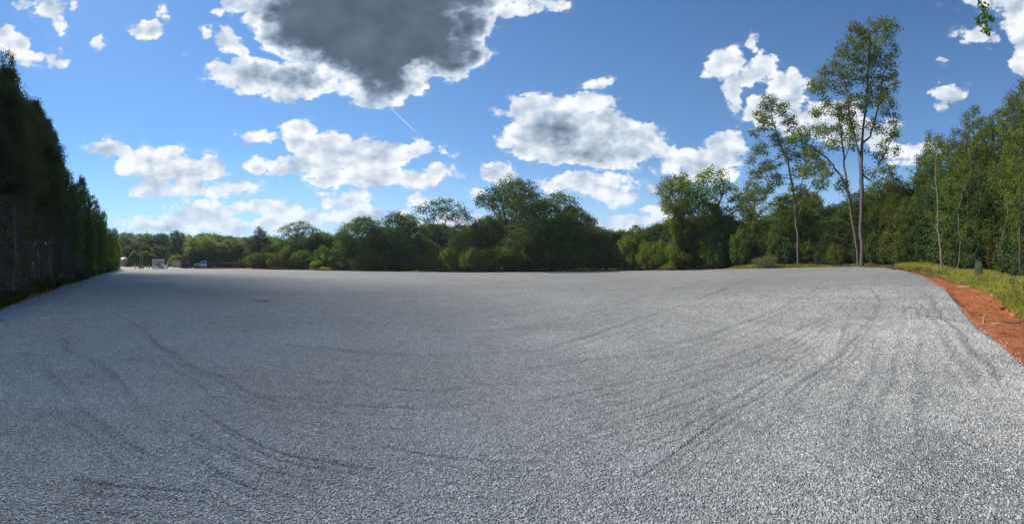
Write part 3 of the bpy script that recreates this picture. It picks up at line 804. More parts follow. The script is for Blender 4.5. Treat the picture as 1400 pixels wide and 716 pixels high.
    # bushes
    for i, (nm, lm, n, lf) in enumerate((('bush', L_MID, 340, .15), ('bush_bright', L_BRIGHT, 300, .16), ('bush_dark', L_DARK, 340, .15), ('bush_sage', L_SAGE, 320, .11), ('bush_olive', L_OLIVE, 300, .13))):
        rg = np.random.default_rng(80 + i)
        e = [(rg.uniform(-1.0, 1.0), rg.uniform(-.8, .8), rg.uniform(.7, 1.7), rg.uniform(.6, 1.0), rg.uniform(.6, 1), rg.uniform(.5, .9)) for _ in range(6)] + [(0, 0, .8, 1.5, 1.3, .8)]
        PR[nm] = make_tree(e, [[(0, 0, 0), (0, 0, .15), (0, 0, .3)], [1, (.2, .1, .4)], [1, (-.25, -.1, .4)]], int(n * 1.4), BK_DARK, lm, 34, .17, lf, 90 + i, leaf_depth=2, step=.2, infl=1.4, kill=.3, rmax=.04, hollow=.45, tip=.007, sides=4)
    # far wood: coarse leaves
    for i, (nm, lm) in enumerate((('far', L_MID), ('far2', L_DARK), ('far3', L_BRIGHT))):
        rg = np.random.default_rng(100 + i)
        e = [(rg.normal(0, 1.4), rg.normal(0, 1.2), z, 2.6, 2.6, 2.0) for z in (4, 5.5, 7, 8.6, 10)] + [(0, 0, 2.6, 3.4, 3.4, 2.5)]
        PR[nm] = make_tree(e, [wavy([(0, 0, 0), (0, 0, 7)], 12, 104 + i)], 700, BK_DARK, lm, 22, .42, .40, 106 + i, step=.5, infl=2.6, kill=.7, rmax=.16, hollow=.5, tip=.012, sides=4, leaf_depth=2, power=2.1)
    return PR
def scrub_pine(seed, H=10.5, bare=.62, leafm=None, dense=1.0):
    """straight trunk, whorls of thin dead limbs, dark needles only high up and at the outer ends"""
    rg = np.random.default_rng(seed)
    P = [np.array((0, 0, 0.))]; par = [-1]; r = [0.13]
    n = 44; lean = rg.normal(0, .035, 2)
    for k in range(1, n + 1):
        z = H * k / n
        P.append(np.array((lean[0] * z + .05 * math.sin(z * .9 + seed), lean[1] * z + .05 * math.cos(z * .7 + seed), z))); par.append(k - 1); r.append(0.115 * (1 - .9 * k / n) + .012)
    tufts = []
    for k in range(3, n):
        z = H * k / n; t = k / n
        for _ in range(rg.integers(3, 5)):
            a = rg.uniform(0, 2 * PI)
            L = (2.3 - 1.5 * max(0, t - .5) * 1.6) * rg.uniform(.45, 1.1)
            if t > .9: L *= .5
            dz = rg.uniform(-.25, .35) + .55 * max(0, t - .6)
            base = k; m_ = 7; prev = base; p = P[base].copy(); d = np.array((math.cos(a), math.sin(a), dz))
            for q in range(m_):
                d = d + rg.normal(0, .12, 3); d[2] -= .03; d /= np.linalg.norm(d)
                p = p + d * L / m_
                P.append(p.copy()); par.append(prev); r.append(.016 * (1 - q / m_) * (1 - .4 * t) + .004); prev = len(P) - 1
                if q >= 1:
                    for _s in range(3):
                        e = d * .5 + rg.normal(0, .6, 3); e[2] -= .1; e /= np.linalg.norm(e)
                        l2 = L * .22 * rg.uniform(.5, 1.3); pp = prev
                        for h in (1, 2):
                            e = e + rg.normal(0, .2, 3); e /= np.linalg.norm(e)
                            P.append(P[pp] + e * l2 / 2); par.append(pp); r.append(.0042 if h == 1 else .003); pp = len(P) - 1
                        if rg.random() < np.clip((t - bare) * 4 + .03, .02, 1) * dense * (q / m_ + .35): tufts.append(P[pp])
    P = np.array(P); r = np.array(r); par = np.array(par)
    V, F = tubes(P, par, r, 4)
    T = np.array(tufts); k = np.repeat(np.arange(len(T)), 26)
    C = T[k] + rg.normal(0, .15, (len(k), 3))
    LV, LF = leaves(C, .15, rg, .05, .3)
    p = Proto(); p.trunk = np_mesh('trunk', V, F, bark_mat('bark_dead', (0.17, 0.125, 0.10), (0.32, 0.25, 0.21)), True)
    p.crown = np_mesh('crown', LV, LF, leafm or L_PINE, False); p.h = H; p.n = len(LF); p.w = 2.2
    return p
def place(p, name, label, x, y, h, wide=1.0, rz=0.0, group=None, cat='tree', lean=(0, 0), sink=.06):
    """one tree: an empty at its foot, trunk and crown of its own"""
    t = thing(name, label, cat, (x, y, gz(x, y) - sink), rz, group)
    t.rotation_euler = (lean[0], lean[1], rz)
    s = h / p.h; t.scale = (s * wide, s * wide, s)
    link('trunk' if cat == 'tree' else 'stems', p.trunk, t); link('crown' if cat == 'tree' else 'foliage', p.crown, t)
    return t

# ---------------------------------------------------------------- the woods round the lot
ORD = ['first', 'second', 'third', 'fourth', 'fifth', 'sixth', 'seventh', 'eighth', 'ninth', 'tenth', 'eleventh', 'twelfth', 'thirteenth', 'fourteenth',
       'fifteenth', 'sixteenth', 'seventeenth', 'eighteenth', 'nineteenth', 'twentieth', 'twenty-first', 'twenty-second', 'twenty-third', 'twenty-fourth', 'twenty-fifth',
       'twenty-sixth', 'twenty-seventh', 'twenty-eighth', 'twenty-ninth', 'thirtieth', 'thirty-first', 'thirty-second', 'thirty-third', 'thirty-fourth', 'thirty-fifth', 'thirty-sixth']
PR = build_protos()
PR['pine'] = scrub_pine(1); PR['pine2'] = scrub_pine(2, 10.5, .5, None, 1.2); PR['pine3'] = scrub_pine(3, 10.5, .4, None, 1.4)
rt = random.Random(5)
def plant(kind, name, label, px, top, r, hw=None, group=None, cat='tree', lean=(0, 0), rz=None):
    """px: bearing, top: how high the crown reaches, r: metres away, hw: half width of the crown on that bearing scale"""
    p = PR[kind]; x, y, z = at(px, r)
    h = EYE + (358 - top) / K * r - z
    w = 1.0 if hw is None else (hw / K * r) / (p.w * h / p.h)
    return place(p, name, label, x, y, h, w, rt.uniform(0, 6.28) if rz is None else rz, group, cat, lean)
# --- single trees of the far edge, each one recognisable in the photo
HERO = [
 ('bright', 'broadleaf_tree', 'bright yellow-green rounded tree rising behind the white truck cab', 286, 322, 119, 26),
 ('bright', 'broadleaf_tree', 'bright green broad tree behind the loaded trailer', 318, 326, 116, 24),
 ('dark', 'broadleaf_tree', 'small dark tree between the dumpster and the white truck', 266, 337, 112, 13),
 ('bush_bright', 'broadleaf_tree', 'glowing lime-green young tree leaning over the tan panel fence', 245, 347, 112, 12),
 ('cedar', 'cedar_tree', 'broad dark cedar standing just right of the trailer', 355, 308, 97, 19),
 ('dark', 'broadleaf_tree', 'dark dense tree behind the rear end of the trailer', 337, 326, 118, 15),
 ('round', 'broadleaf_tree', 'mid-green tree between the broad cedar and the airy tree', 380, 325, 94, 18),
 ('airy', 'broadleaf_tree', 'airy tree with a thin open crown above the yellow weeds', 410, 300, 90, 27),
 ('cedar', 'cedar_tree', 'little dark cedar in front of the airy thin tree', 425, 327, 84, 9),
 ('bright', 'broadleaf_tree', 'yellow-green tree just right of the little dark cedar', 446, 316, 90, 20),
 ('dark', 'broadleaf_tree', 'low dark tree left of the feathery blue-green tree', 470, 314, 76, 15),
 ('bluish', 'broadleaf_tree', 'feathery blue-green rounded tree left of the dense dark tree', 497, 292, 74, 27),
 ('dark', 'broadleaf_tree', 'dense dark tree with rounded top left of the spindly open tree', 546, 285, 71, 24),
 ('round2', 'broadleaf_tree', 'green tree squeezed between feathery tree and dense dark tree', 522, 307, 76, 18),
 ('airy', 'broadleaf_tree', 'spindly open tree whose flat thin crown shows clouds through it', 607, 268, 69, 33),
 ('round', 'broadleaf_tree', 'low green tree at the left foot of the spindly open tree', 578, 318, 73, 19),
 ('bluish', 'broadleaf_tree', 'dusky tree filling the gap right of the spindly open tree', 641, 308, 71, 20),
 ('dark', 'broadleaf_tree', 'dark tree under the left arm of the great spreading tree', 668, 290, 70, 21),
 ('vase', 'spreading_tree', 'great spreading tree with fanned limbs, widest crown on the far edge', 702, 238, 65, 56),
 ('round2', 'broadleaf_tree', 'big rounded tree against the right side of the great spreading tree', 752, 256, 68, 38),
 ('vase', 'spreading_tree', 'smaller spreading tree sloping down right of the big rounded tree', 782, 278, 70, 38),
 ('bluish', 'broadleaf_tree', 'low dusky tree where the skyline dips right of the big trees', 818, 306, 74, 20),
 ('dark', 'broadleaf_tree', 'dark tree at the lowest dip of the skyline', 846, 311, 77, 20),
 ('round', 'broadleaf_tree', 'mid-green low tree in the dip left of the creeper-clad locust', 874, 304, 76, 22),
 ('bluish', 'broadleaf_tree', 'hazy blue-green tree touching the left of the creeper-clad locust', 898, 302, 74, 17),
 ('locust', 'locust_tree', 'creeper-clad locust, leftmost of the tall right-hand trees', 926, 233, 57, 26),
 ('locust2', 'locust_tree', 'tall locust with arching right limb beside the creeper-clad one', 975, 224, 57, 30),
 ('locust', 'locust_tree', 'shorter locust wedged between the two tall creeper-clad ones', 950, 262, 60, 22),
 ('locust2', 'locust_tree', 'slim yellow-green locust left of the open leaning tree', 1028, 240, 55, 20),
 ('round2', 'broadleaf_tree', 'low tree below the gap between the tall locust and slim locust', 1003, 290, 58, 20),
 ('slender2', 'young_tree', 'leafy young tree under the open leaning tree', 1072, 262, 52, 22),
 ('round', 'broadleaf_tree', 'broad low tree under the left crown of the tall pair', 1130, 292, 52, 30),
 ('dark', 'broadleaf_tree', 'shadowy tree just left of the tall straight trunk', 1148, 300, 47, 24),
 ('round', 'broadleaf_tree', 'full green tree filling the gap behind the leaning open tree', 1102, 254, 56, 28),
 ('round2', 'broadleaf_tree', 'full tree showing between the two trunks of the tall pair', 1162, 258, 56, 28),
 ('locust2', 'locust_tree', 'locust immediately behind the tallest tree, topping the low wood', 1194, 246, 54, 24),
 ('slender', 'young_tree', 'young tree close right of the tall straight trunk', 1210, 240, 45, 24),
 ('round2', 'broadleaf_tree', 'bushy tree filling the wood edge right of the tall straight trunk', 1236, 246, 45, 26),
]
for k, nm, lb, px, top, r, hw in HERO: plant(k, nm, lb, px, top, r, hw * (1.12 if k == 'cedar' else 1.3))

# --- right wood: slim trees packed together
RW = [(1228, 240, 40, 'slender2', 18), (1256, 228, 42, 'round', 20), (1277, 172, 40, 'slender', 17), (1298, 190, 39, 'slender2', 18), (1316, 172, 38, 'slender2', 17),
      (1333, 138, 37, 'slender2', 18), (1349, 160, 36, 'slender', 16), (1366, 142, 36, 'slender2', 18), (1384, 118, 34, 'slender', 17), (1402, 98, 33, 'slender2', 22),
      (1425, 90, 32, 'slender', 24), (1450, 95, 32, 'slender2', 24), (1246, 262, 38, 'round2', 20), (1272, 250, 37, 'dark', 20), (1303, 236, 36, 'round', 22), (1330, 222, 35, 'dark', 22),
      (1360, 214, 34, 'round2', 22), (1392, 204, 32, 'slender', 24), (1420, 190, 30, 'round', 26), (1268, 200, 44, 'slender2', 18), (1290, 225, 43, 'slender', 20), (1322, 200, 42, 'round', 22),
      (1345, 190, 42, 'slender2', 22), (1375, 180, 41, 'round', 24), (1405, 165, 40, 'slender2', 26), (1480, 110, 33, 'slender', 26)]
RW.sort()
for i, (px, top, r, k, hw) in enumerate(RW):
    plant(k, 'slim_forest_tree', f'{ORD[i]} leafy tree of the right wood, counting rightward from the tall pair', px, top, r, hw * 1.3, 'leafy trees of the right wood')

# --- left wood: dark scrub pines with bare lower limbs, then broadleaves
def left_top(px): return np.interp(px, [-200, -60, 0, 20, 40, 60, 80, 100, 120, 140, 150, 165], [66, 80, 96, 118, 160, 196, 216, 236, 256, 280, 292, 320])
LW = []
for px, dr, f, k in [(-150, 4, 1, 'pine'), (-120, 7, 1.05, 'pine2'), (-85, 3.5, 1, 'pine3'), (-60, 6, 1, 'pine'), (-40, 3, .95, 'pine2'), (-22, 6.5, 1.05, 'pine3'), (-8, 3.0, .9, 'pine'),
                     (8, 4.6, 1.0, 'pine2'), (18, 2.6, .85, 'pine'), (27, 7, 1, 'pine3'), (36, 4.4, .95, 'pine'), (46, 8, .98, 'pine3'), (54, 3.4, .86, 'pine3'), (61, 6, .98, 'pine3'),
                     (70, 3.6, .9, 'pine2'), (77, 8, .98, 'pine3'), (84, 3.4, .92, 'pine'), (91, 7, .98, 'pine3'), (100, 4.6, .95, 'pine3'), (14, 11, 1.0, 'pine3'), (40, 12, 1.0, 'pine3'), (66, 12, 1.0, 'pine2'),
                     (88, 13, 1.0, 'pine3'), (0, 8, .9, 'pine3'), (30, 15, 1.02, 'pine3'), (56, 16, 1.02, 'pine3'), (-30, 11, 1.0, 'pine3')]:
    LW.append((px, dr, f, k))
LW.sort()
for i, (px, dr, f, k) in enumerate(LW):
    r = float(lot_r(az_of(px))) + dr
    top = 358 - (358 - left_top(px)) * f * .97 * rt.uniform(.74, 1.06)
    plant(k, 'scrub_pine', f'{ORD[i]} gaunt dark pine with bare lower limbs, counting from the nearest in the left wood', px, top, r, 46 if px < 24 else 36 if px < 50 else 26, 'gaunt pines of the left wood', lean=(rt.uniform(-.05, .05), rt.uniform(-.05, .05)))
LB = [(12, 3.4, .55, 'slender2', 14), (38, 3.2, .6, 'slender', 12), (58, 3.2, .62, 'slender2', 10), (79, 3.4, .7, 'round', 10), (94, 6, .98, 'bluish', 17), (82, 10, 1.0, 'round2', 18), (106, 5, .95, 'slender2', 16), (112, 8, 1.1, 'bluish', 15), (120, 4, .85, 'round', 13), (127, 8, 1.12, 'slender2', 13), (134, 4, .82, 'round', 12), (140, 7, 1.12, 'round2', 11), (148, 3.5, .78, 'round2', 13), (153, 6, .92, 'round2', 12),
      (158, 4, .72, 'bright', 10), (163, 9, .8, 'airy', 11), (100, 14, .8, 'dark', 20), (116, 18, .86, 'dark', 18), (132, 20, .86, 'dark', 16), (-14, 8.5, 1.1, 'round2', 28), (14, 9.5, 1.08, 'slender2', 20), (34, 11, .95, 'round', 12)]
LB.sort()
for i, (px, dr, f, k, hw) in enumerate(LB):
    r = float(lot_r(az_of(px))) + dr
    plant(k, 'broadleaf_tree', f'{ORD[i]} leafy broadleaf tree of the left wood, counting from the nearest', px, 358 - (358 - left_top(px)) * f * rt.uniform(.84, 1.12), r, hw * .85, 'broadleaf trees of the left wood')

# --- background rows
def row(pxs, tops, rs, kinds, name, what, group, hw):
    px = pxs[0]; i = 0
    while px < pxs[1]:
        top = np.interp(px, *tops) + rt.uniform(-4, 3); r = np.interp(px, *rs) * rt.uniform(.96, 1.05)
        plant(kinds[rt.randrange(len(kinds))], name, f'{ORD[i]} {what}', px, top, float(r), 1.25 * hw * rt.uniform(.85, 1.2), group)
        px += hw * rt.uniform(.8, 1.1); i += 1
row((166, 462), ([160, 200, 300, 340, 460], [316, 318, 318, 321, 318]), ([160, 460], [152, 135]), ['far', 'far2', 'far', 'far3'], 'distant_tree', 'distant tree of the hazy wood beyond the sheds, from the left', 'distant wood beyond the sheds', 15)
row((158, 475), ([158, 475], [321, 321]), ([160, 460], [176, 168]), ['far2', 'far'], 'distant_tree', 'tree of the hindmost row of the hazy wood, from the left', 'hindmost row of the distant wood', 15)
row((160, 250), ([160, 250], [334, 331]), ([160, 250], [138, 138]), ['far2', 'far', 'far2'], 'distant_tree', 'shorter tree of the front row behind the ivy mound, from the left', 'front row behind the ivy mound', 14)
row((345, 940), ([330, 470, 560, 620, 700, 790, 850, 940], [329, 322, 306, 304, 292, 300, 314, 300]), ([330, 500, 700, 940], [104, 86, 76, 74]), ['far', 'far2', 'dark', 'bluish'], 'backing_tree', 'tree of the dark row backing the far edge, from the left', 'dark row backing the far edge', 19)
row((930, 1250), ([930, 1000, 1100, 1250], [290, 292, 280, 262]), ([930, 1100, 1250], [70, 60, 54]), ['dark', 'round', 'far2', 'round2'], 'backing_tree', 'tree of the second row behind the tall right trees, from the left', 'second row behind the tall right trees', 20)

# --- bushes and low growth along the edge
def bushes(lo, hi, rows, name, what, group, hw, kinds, dr=(1.2, 3.0), hgt=None):
    px = lo; i = 0
    while px < hi and i < len(ORD):
        r = float(lot_r(az_of(px))) + rt.uniform(*dr)
        base = 358 + K * (EYE - gz(*at(px, r)[:2])) / r
        top = base - rt.uniform(*hgt)
        plant(kinds[rt.randrange(len(kinds))], name, f'{ORD[i]} {what}', px, top, r, hw * rt.uniform(.8, 1.3), group, 'bush')
        px += hw * rt.uniform(.75, 1.15); i += 1
bushes(352, 640, None, 'bush', 'low bush along the left half of the far edge, from the left', 'bushes along the left half of the far edge', 15, ['bush', 'bush_dark', 'bush_olive', 'bush_bright'], (3, 7), (20, 40))
bushes(640, 925, None, 'bush', 'low bush along the middle of the far edge, from the left', 'bushes along the middle of the far edge', 17, ['bush', 'bush_dark', 'bush', 'bush_bright'], (2.5, 6), (28, 54))
bushes(925, 1200, None, 'bush', 'shrub at the feet of the tall right trees, from the left', 'shrubs under the tall right trees', 18, ['bush', 'bush_dark', 'bush_dark', 'bush_olive'], (3, 7.5), (34, 66))
bushes(1190, 1500, None, 'bush', 'shrub at the foot of the right wood, from the left', 'shrubs at the foot of the right wood', 16, ['bush_dark', 'bush', 'bush_olive', 'bush_dark'], (11, 17), (34, 78)) if False else None
px = 1196; i = 0
while px < 1480:
    r = float(np.interp(px, [1190, 1240, 1300, 1400, 1480], [42, 40, 34, 30, 28])) + rt.uniform(-1.5, 1.5)
    base = 358 + K * (EYE - gz(*at(px, r)[:2])) / r
    plant(['bush_dark', 'bush', 'bush_olive', 'bush_dark', 'bush'][rt.randrange(5)], 'bush', f'{ORD[i]} shrub at the foot of the right wood, from the left', px, base - rt.uniform(36, 80), r, 20 * rt.uniform(.8, 1.3), 'shrubs at the foot of the right wood', 'bush')
    px += rt.uniform(11, 16); i += 1
px = -60; i = 0
while px < 160:
    r = float(lot_r(az_of(px))) + rt.uniform(1.6, 3.5)
    base = 358 + K * (EYE - gz(*at(px, r)[:2])) / r
    plant(['bush', 'bush_olive', 'bush_dark', 'bush_olive', 'bush_bright' if px > 110 else 'bush_dark'][rt.randrange(5)], 'bush', f'{ORD[i]} scrubby bush on the bank of the left wood, from the nearest', px, base - rt.uniform(8, 16) * (1.3 if px > 100 else 1) * min(1, 25 / r + .45), r, 12 * rt.uniform(.8, 1.3), 'scrubby bushes on the left bank', 'bush')
    px += rt.uniform(9, 15); i += 1
plant('bush_sage', 'bush', 'pale sage-coloured bush sprawling at the far edge under the leaning tree', 1046, 347, 46.5, 18, cat='bush')
plant('bush_sage', 'bush', 'pale flowering shrub standing in the right-hand weeds', 1338, 352, 25, 6, cat='bush')
plant('bush_bright', 'bush', 'lime-green bush just left of the creeper-clad locust', 915, 336, 63.5, 13, cat='bush')
plant('bush_bright', 'bush', 'yellow-green weedy bush below the yellow-green tree on the far left edge', 436, 355, 77, 14, cat='bush')
for px_, top_, kd, lb_ in [(272, 347, 'bush', 'mid-green bush behind the nose of the white truck'), (291, 346, 'bush_bright', 'light green bush behind the dump bed of the white truck'), (303, 348, 'bush_bright', 'light bush behind the gap between truck and trailer'),
                        (316, 345, 'bush_bright', 'light green bush behind the middle of the trailer'), (330, 347, 'bush', 'green bush behind the rear wheels of the trailer')]:
    plant(kd, 'bush', lb_, px_, top_, 113, 11, cat='bush')
plant('bush_bright', 'bush', 'low lime bush at the near end of the pale drive', 158, 352, 80, 7, cat='bush')

# --- the tall pair and the leaning tree, limb by limb
L_TALL = leaf_mat('leaf_tall', (0.085, 0.135, 0.028), (0.17, 0.20, 0.05), .5, warm=(.19, .17, .04))
def local(px, row, px0, r, z0):
    return (px - px0) / K * r, EYE + (358 - row) / K * r - z0
def hero_tree(name, label, px0, r, stems, clumps, n, seed, leafm, bark, rmax, per=24, spread=.22, leaf=.2, step=.36, kill=.5):
    x, y, z0 = at(px0, r); a = float(az_of(px0))
    rg = np.random.default_rng(seed)
    S = []
    for si, s in enumerate(stems):
        pts = []
        for (px, row, dep) in s[1]:
            lx, lz = local(px, row, px0, r, z0); pts.append((lx, dep, lz))
        w = wavy(pts, max(5, int(len(pts) * 5)), seed + si, .05)
        S.append(w if si == 0 else [s[0]] + w)
    E_ = []
    for (px, row, rx, rz_) in clumps:
        lx, lz = local(px, row, px0, r, z0); w = rx / K * r * 1.15
        E_.append((lx, rg.normal(0, .6) * w, lz, w, w, rz_ / K * r * 1.5))
    p = make_tree(E_, S, n, bark, leafm, per, spread, leaf, seed, step=step, infl=2.6, kill=kill, tip=.009, rmax=rmax, hollow=.1, droop=.25, sides=6, power=2.05, leaf_depth=2)
    t = thing(name, label, 'tree', (x, y, z0 - .05), -a)
    link('trunk', p.trunk, t); link('crown', p.crown, t)
    return p
hero_tree('tall_tree', 'tallest tree in view, straight trunk and narrow high crown at right', 1178, 40,
  [(0, [(1178, 364, 0), (1179, 300, 0), (1180, 230, 0), (1182, 170, 0), (1186, 110, .2), (1190, 50, .2)]),
   (15, [(1190, 185, .3), (1203, 130, .6), (1208, 95, .8)]), (13, [(1172, 200, -.3), (1160, 150, -.6), (1150, 100, -.8)]), (11, [(1190, 245, .3), (1206, 215, .6), (1216, 195, .8)])],
  [(1186, 40, 18, 9), (1168, 52, 13, 8), (1210, 50, 16, 9), (1222, 72, 8, 10), (1190, 70, 22, 12), (1160, 78, 14, 9), (1208, 92, 18, 12), (1222, 112, 10, 10), (1145, 88, 13, 9), (1130, 100, 12, 9),
   (1172, 100, 18, 10), (1150, 115, 16, 10), (1125, 128, 10, 9), (1198, 122, 18, 12), (1176, 140, 16, 10), (1212, 145, 14, 10), (1226, 160, 9, 8), (1155, 150, 14, 9), (1196, 168, 12, 9), (1218, 185, 12, 8),
   (1205, 210, 12, 9), (1226, 205, 8, 6), (1214, 235, 13, 8), (1190, 235, 8, 6), (1225, 258, 10, 8), (1168, 175, 10, 7)], 2800, 301, L_TALL, BK_GREY, .22)
hero_tree('tall_tree', 'leaning forked tree sharing its foot with the tallest tree, limbs reaching left', 1173, 41,
  [(0, [(1173, 364, 0), (1168, 320, 0), (1160, 270, 0), (1154, 225, 0), (1150, 185, 0), (1146, 150, 0)]),
   (13, [(1150, 240, .2), (1132, 215, .3), (1112, 197, .4), (1092, 188, .5)]), (18, [(1160, 205, -.2), (1165, 170, -.4), (1163, 140, -.6)]), (8, [(1172, 285, .5), (1176, 230, .6), (1170, 190, .6)])],
  [(1146, 150, 12, 9), (1130, 140, 11, 8), (1118, 152, 9, 7), (1150, 172, 12, 8), (1122, 178, 12, 7), (1100, 182, 12, 7), (1080, 186, 9, 6), (1138, 200, 12, 7), (1110, 206, 12, 6), (1165, 190, 9, 8),
   (1128, 232, 12, 8), (1150, 250, 9, 7), (1105, 235, 10, 7), (1112, 118, 9, 8)], 1800, 311, L_TALL, BK_GREY, .16)
hero_tree('leaning_tree', 'open-crowned tree leaning left beside the tall pair', 1090, 47,
  [(0, [(1092, 366, 0), (1092, 320, 0), (1090, 280, 0), (1084, 245, 0)]), (14, [(1076, 215, .1), (1064, 190, .2), (1056, 160, .3)]), (12, [(1098, 240, .2), (1102, 210, .4)]), (9, [(1100, 275, -.4), (1114, 240, -.6), (1122, 222, -.6)])],
  [(1052, 143, 14, 7), (1040, 156, 10, 7), (1070, 152, 10, 7), (1048, 172, 12, 7), (1082, 168, 10, 7), (1030, 180, 8, 5), (1064, 188, 12, 7), (1040, 205, 12, 7), (1026, 215, 8, 5), (1092, 190, 11, 7), (1078, 210, 14, 8),
   (1050, 226, 14, 7), (1035, 238, 11, 6), (1105, 208, 12, 8), (1118, 226, 12, 8), (1095, 232, 12, 8), (1066, 245, 13, 7), (1122, 250, 12, 8), (1048, 258, 11, 7), (1090, 260, 12, 8), (1072, 275, 12, 8), (1110, 275, 12, 8)], 2700, 321, L_TALL, BK_GREY, .17)

# --- bare sapling and single pale trunk at the front of the right wood
def slim_trunk(name, label, px0, r, pts, rad, bark, seed, cat='tree', twigs=9, leafy=3):
    x, y, z0 = at(px0, r); rg = np.random.default_rng(seed)
    P = [np.array((lambda q: (q[0], 0, q[1]))(local(a, b, px0, r, z0))) for a, b in pts]
    W = wavy(P, 26, seed, .03); P = [np.array(q) for q in W]; par = [-1] + list(range(len(P) - 1)); H = P[-1][2]
    R_ = [rad * (1 - .8 * i / len(P)) for i in range(len(P))]; tips = []
    for k in range(twigs):
        b = rg.integers(len(W) // 3, len(W) - 1); a = rg.uniform(0, 2 * PI); d = np.array((math.cos(a), math.sin(a), rg.uniform(.2, 1.1))); prev = b
        L = H * rg.uniform(.08, .2)
        for q in range(6):
            d = d + rg.normal(0, .22, 3); d /= np.linalg.norm(d)
            P.append(P[prev] + d * L / 6); par.append(prev); R_.append(max(.004, R_[b] * .4 * (1 - q / 7))); prev = len(P) - 1
            if q > 1: tips.append(P[prev])
    V, F = tubes(np.array(P), np.array(par), np.array(R_), 6)
    t = thing(name, label, cat, (x, y, z0 - .04), -float(az_of(px0)))
    link('trunk', np_mesh('trunk', V, F, bark, True), t)
    if leafy:
        T = np.array(tips); C = T[np.repeat(np.arange(len(T)), leafy)]; C = C + rg.normal(0, .12, C.shape)
        LV, LF = leaves(C, .14, rg); link('crown', np_mesh('crown', LV, LF, L_OAK), t)
slim_trunk('slender_tree', 'slender pale-barked tree with a curved trunk at the front of the right wood', 1287, 31,
           [(1287, 366), (1286, 340), (1282, 315), (1281, 285), (1279, 240), (1278, 205)], .10, BK_PALE, 402, twigs=12, leafy=14)
slim_trunk('slender_tree', 'slender dark trunk bare below, close to the right end of the wood', 1394, 27,
           [(1394, 368), (1393, 320), (1396, 290), (1392, 262), (1388, 225), (1384, 180)], .085, BK_DARK, 404, twigs=12, leafy=16)
for px_, r_, tp_, lb_, s_ in [(1227, 41, 235, 'thin bent trunk just right of the tall pair, at the wood edge', 421), (1259, 39, 240, 'thin pale trunk left of the curved pale-barked tree', 422), (1309, 31, 205, 'thin straight trunk right of the curved pale-barked tree', 423),
                     (1325, 34.5, 185, 'thin grey trunk midway between curved pale trunk and dark trunk', 424), (1372, 30.5, 175, 'thin leaning trunk just left of the dark bare trunk', 425)]:
    slim_trunk('slender_tree', lb_, px_, r_, [(px_, 367), (px_ + rt.uniform(-5, 5), 330), (px_ + rt.uniform(-8, 8), 290), (px_ + rt.uniform(-11, 11), 250), (px_ + rt.uniform(-14, 14), tp_)], rt.uniform(.035, .065), BK_GREY if s_ != 423 else BK_PALE, s_, twigs=20, leafy=16)
slim_trunk('leaning_snag', 'thin dead trunk leaning right at the front of the left pines', 72, 24,
           [(72, 396), (78, 368), (84, 330), (88, 295), (94, 262)], .085, BK_DARK, 406, twigs=18, leafy=0)
slim_trunk('sapling', 'leafless dark sapling standing in weeds by the red soil', 1389, 12.5,
           [(1391, 418), (1388, 404), (1385, 388), (1378, 374)], .016, BK_DARK, 408, 'sapling', 6, 1)
slim_trunk('sapling', 'small bent twiggy sapling left of the taller leafless one', 1370, 13.5,
           [(1374, 412), (1366, 402), (1358, 396)], .012, BK_DARK, 409, 'sapling', 4, 1)

# ---------------------------------------------------------------- built things on the far left
def bm_obj(name, bm, mat, parent=None, bevel=0.0, smooth=False):
    if bevel:
        bmesh.ops.bevel(bm, geom=[e for e in bm.edges], offset=bevel, segments=1, affect='EDGES', clamp_overlap=True)
    bmesh.ops.recalc_face_normals(bm, faces=bm.faces[:])
    me = bpy.data.meshes.new(name); bm.to_mesh(me); bm.free()
    if smooth: me.polygons.foreach_set('use_smooth', [True] * len(me.polygons))
    me.materials.append(mat)
    return link(name, me, parent)
def box(bm, x0, x1, y0, y1, z0, z1):
    v = bmesh.ops.create_cube(bm, size=1)['verts']
    bmesh.ops.scale(bm, vec=(x1 - x0, y1 - y0, z1 - z0), verts=v)
    bmesh.ops.translate(bm, vec=((x0 + x1) / 2, (y0 + y1) / 2, (z0 + z1) / 2), verts=v)
    return v
def cyl(bm, p0, p1, r0, r1=None, seg=10):
    p0, p1 = Vector(p0), Vector(p1); r1 = r0 if r1 is None else r1; d = p1 - p0
    m = Matrix.Translation((p0 + p1) / 2) @ d.to_track_quat('Z', 'Y').to_matrix().to_4x4()
    return bmesh.ops.create_cone(bm, cap_ends=True, segments=seg, radius1=r0, radius2=r1, depth=d.length, matrix=m)['verts']
def prism(bm, prof, y0, y1):
    """side outline in x,z pushed along y"""
    a = [bm.verts.new((x, y0, z)) for x, z in prof]; b = [bm.verts.new((x, y1, z)) for x, z in prof]
    n = len(prof); bm.faces.new(a); bm.faces.new(b[::-1])
    for i in range(n): bm.faces.new((a[i], b[i], b[(i + 1) % n], a[(i + 1) % n]))
def boxes(name, lst, mat, parent=None, bevel=0.0):
    bm = bmesh.new()
    for b in lst: box(bm, *b)
    return bm_obj(name, bm, mat, parent, bevel)

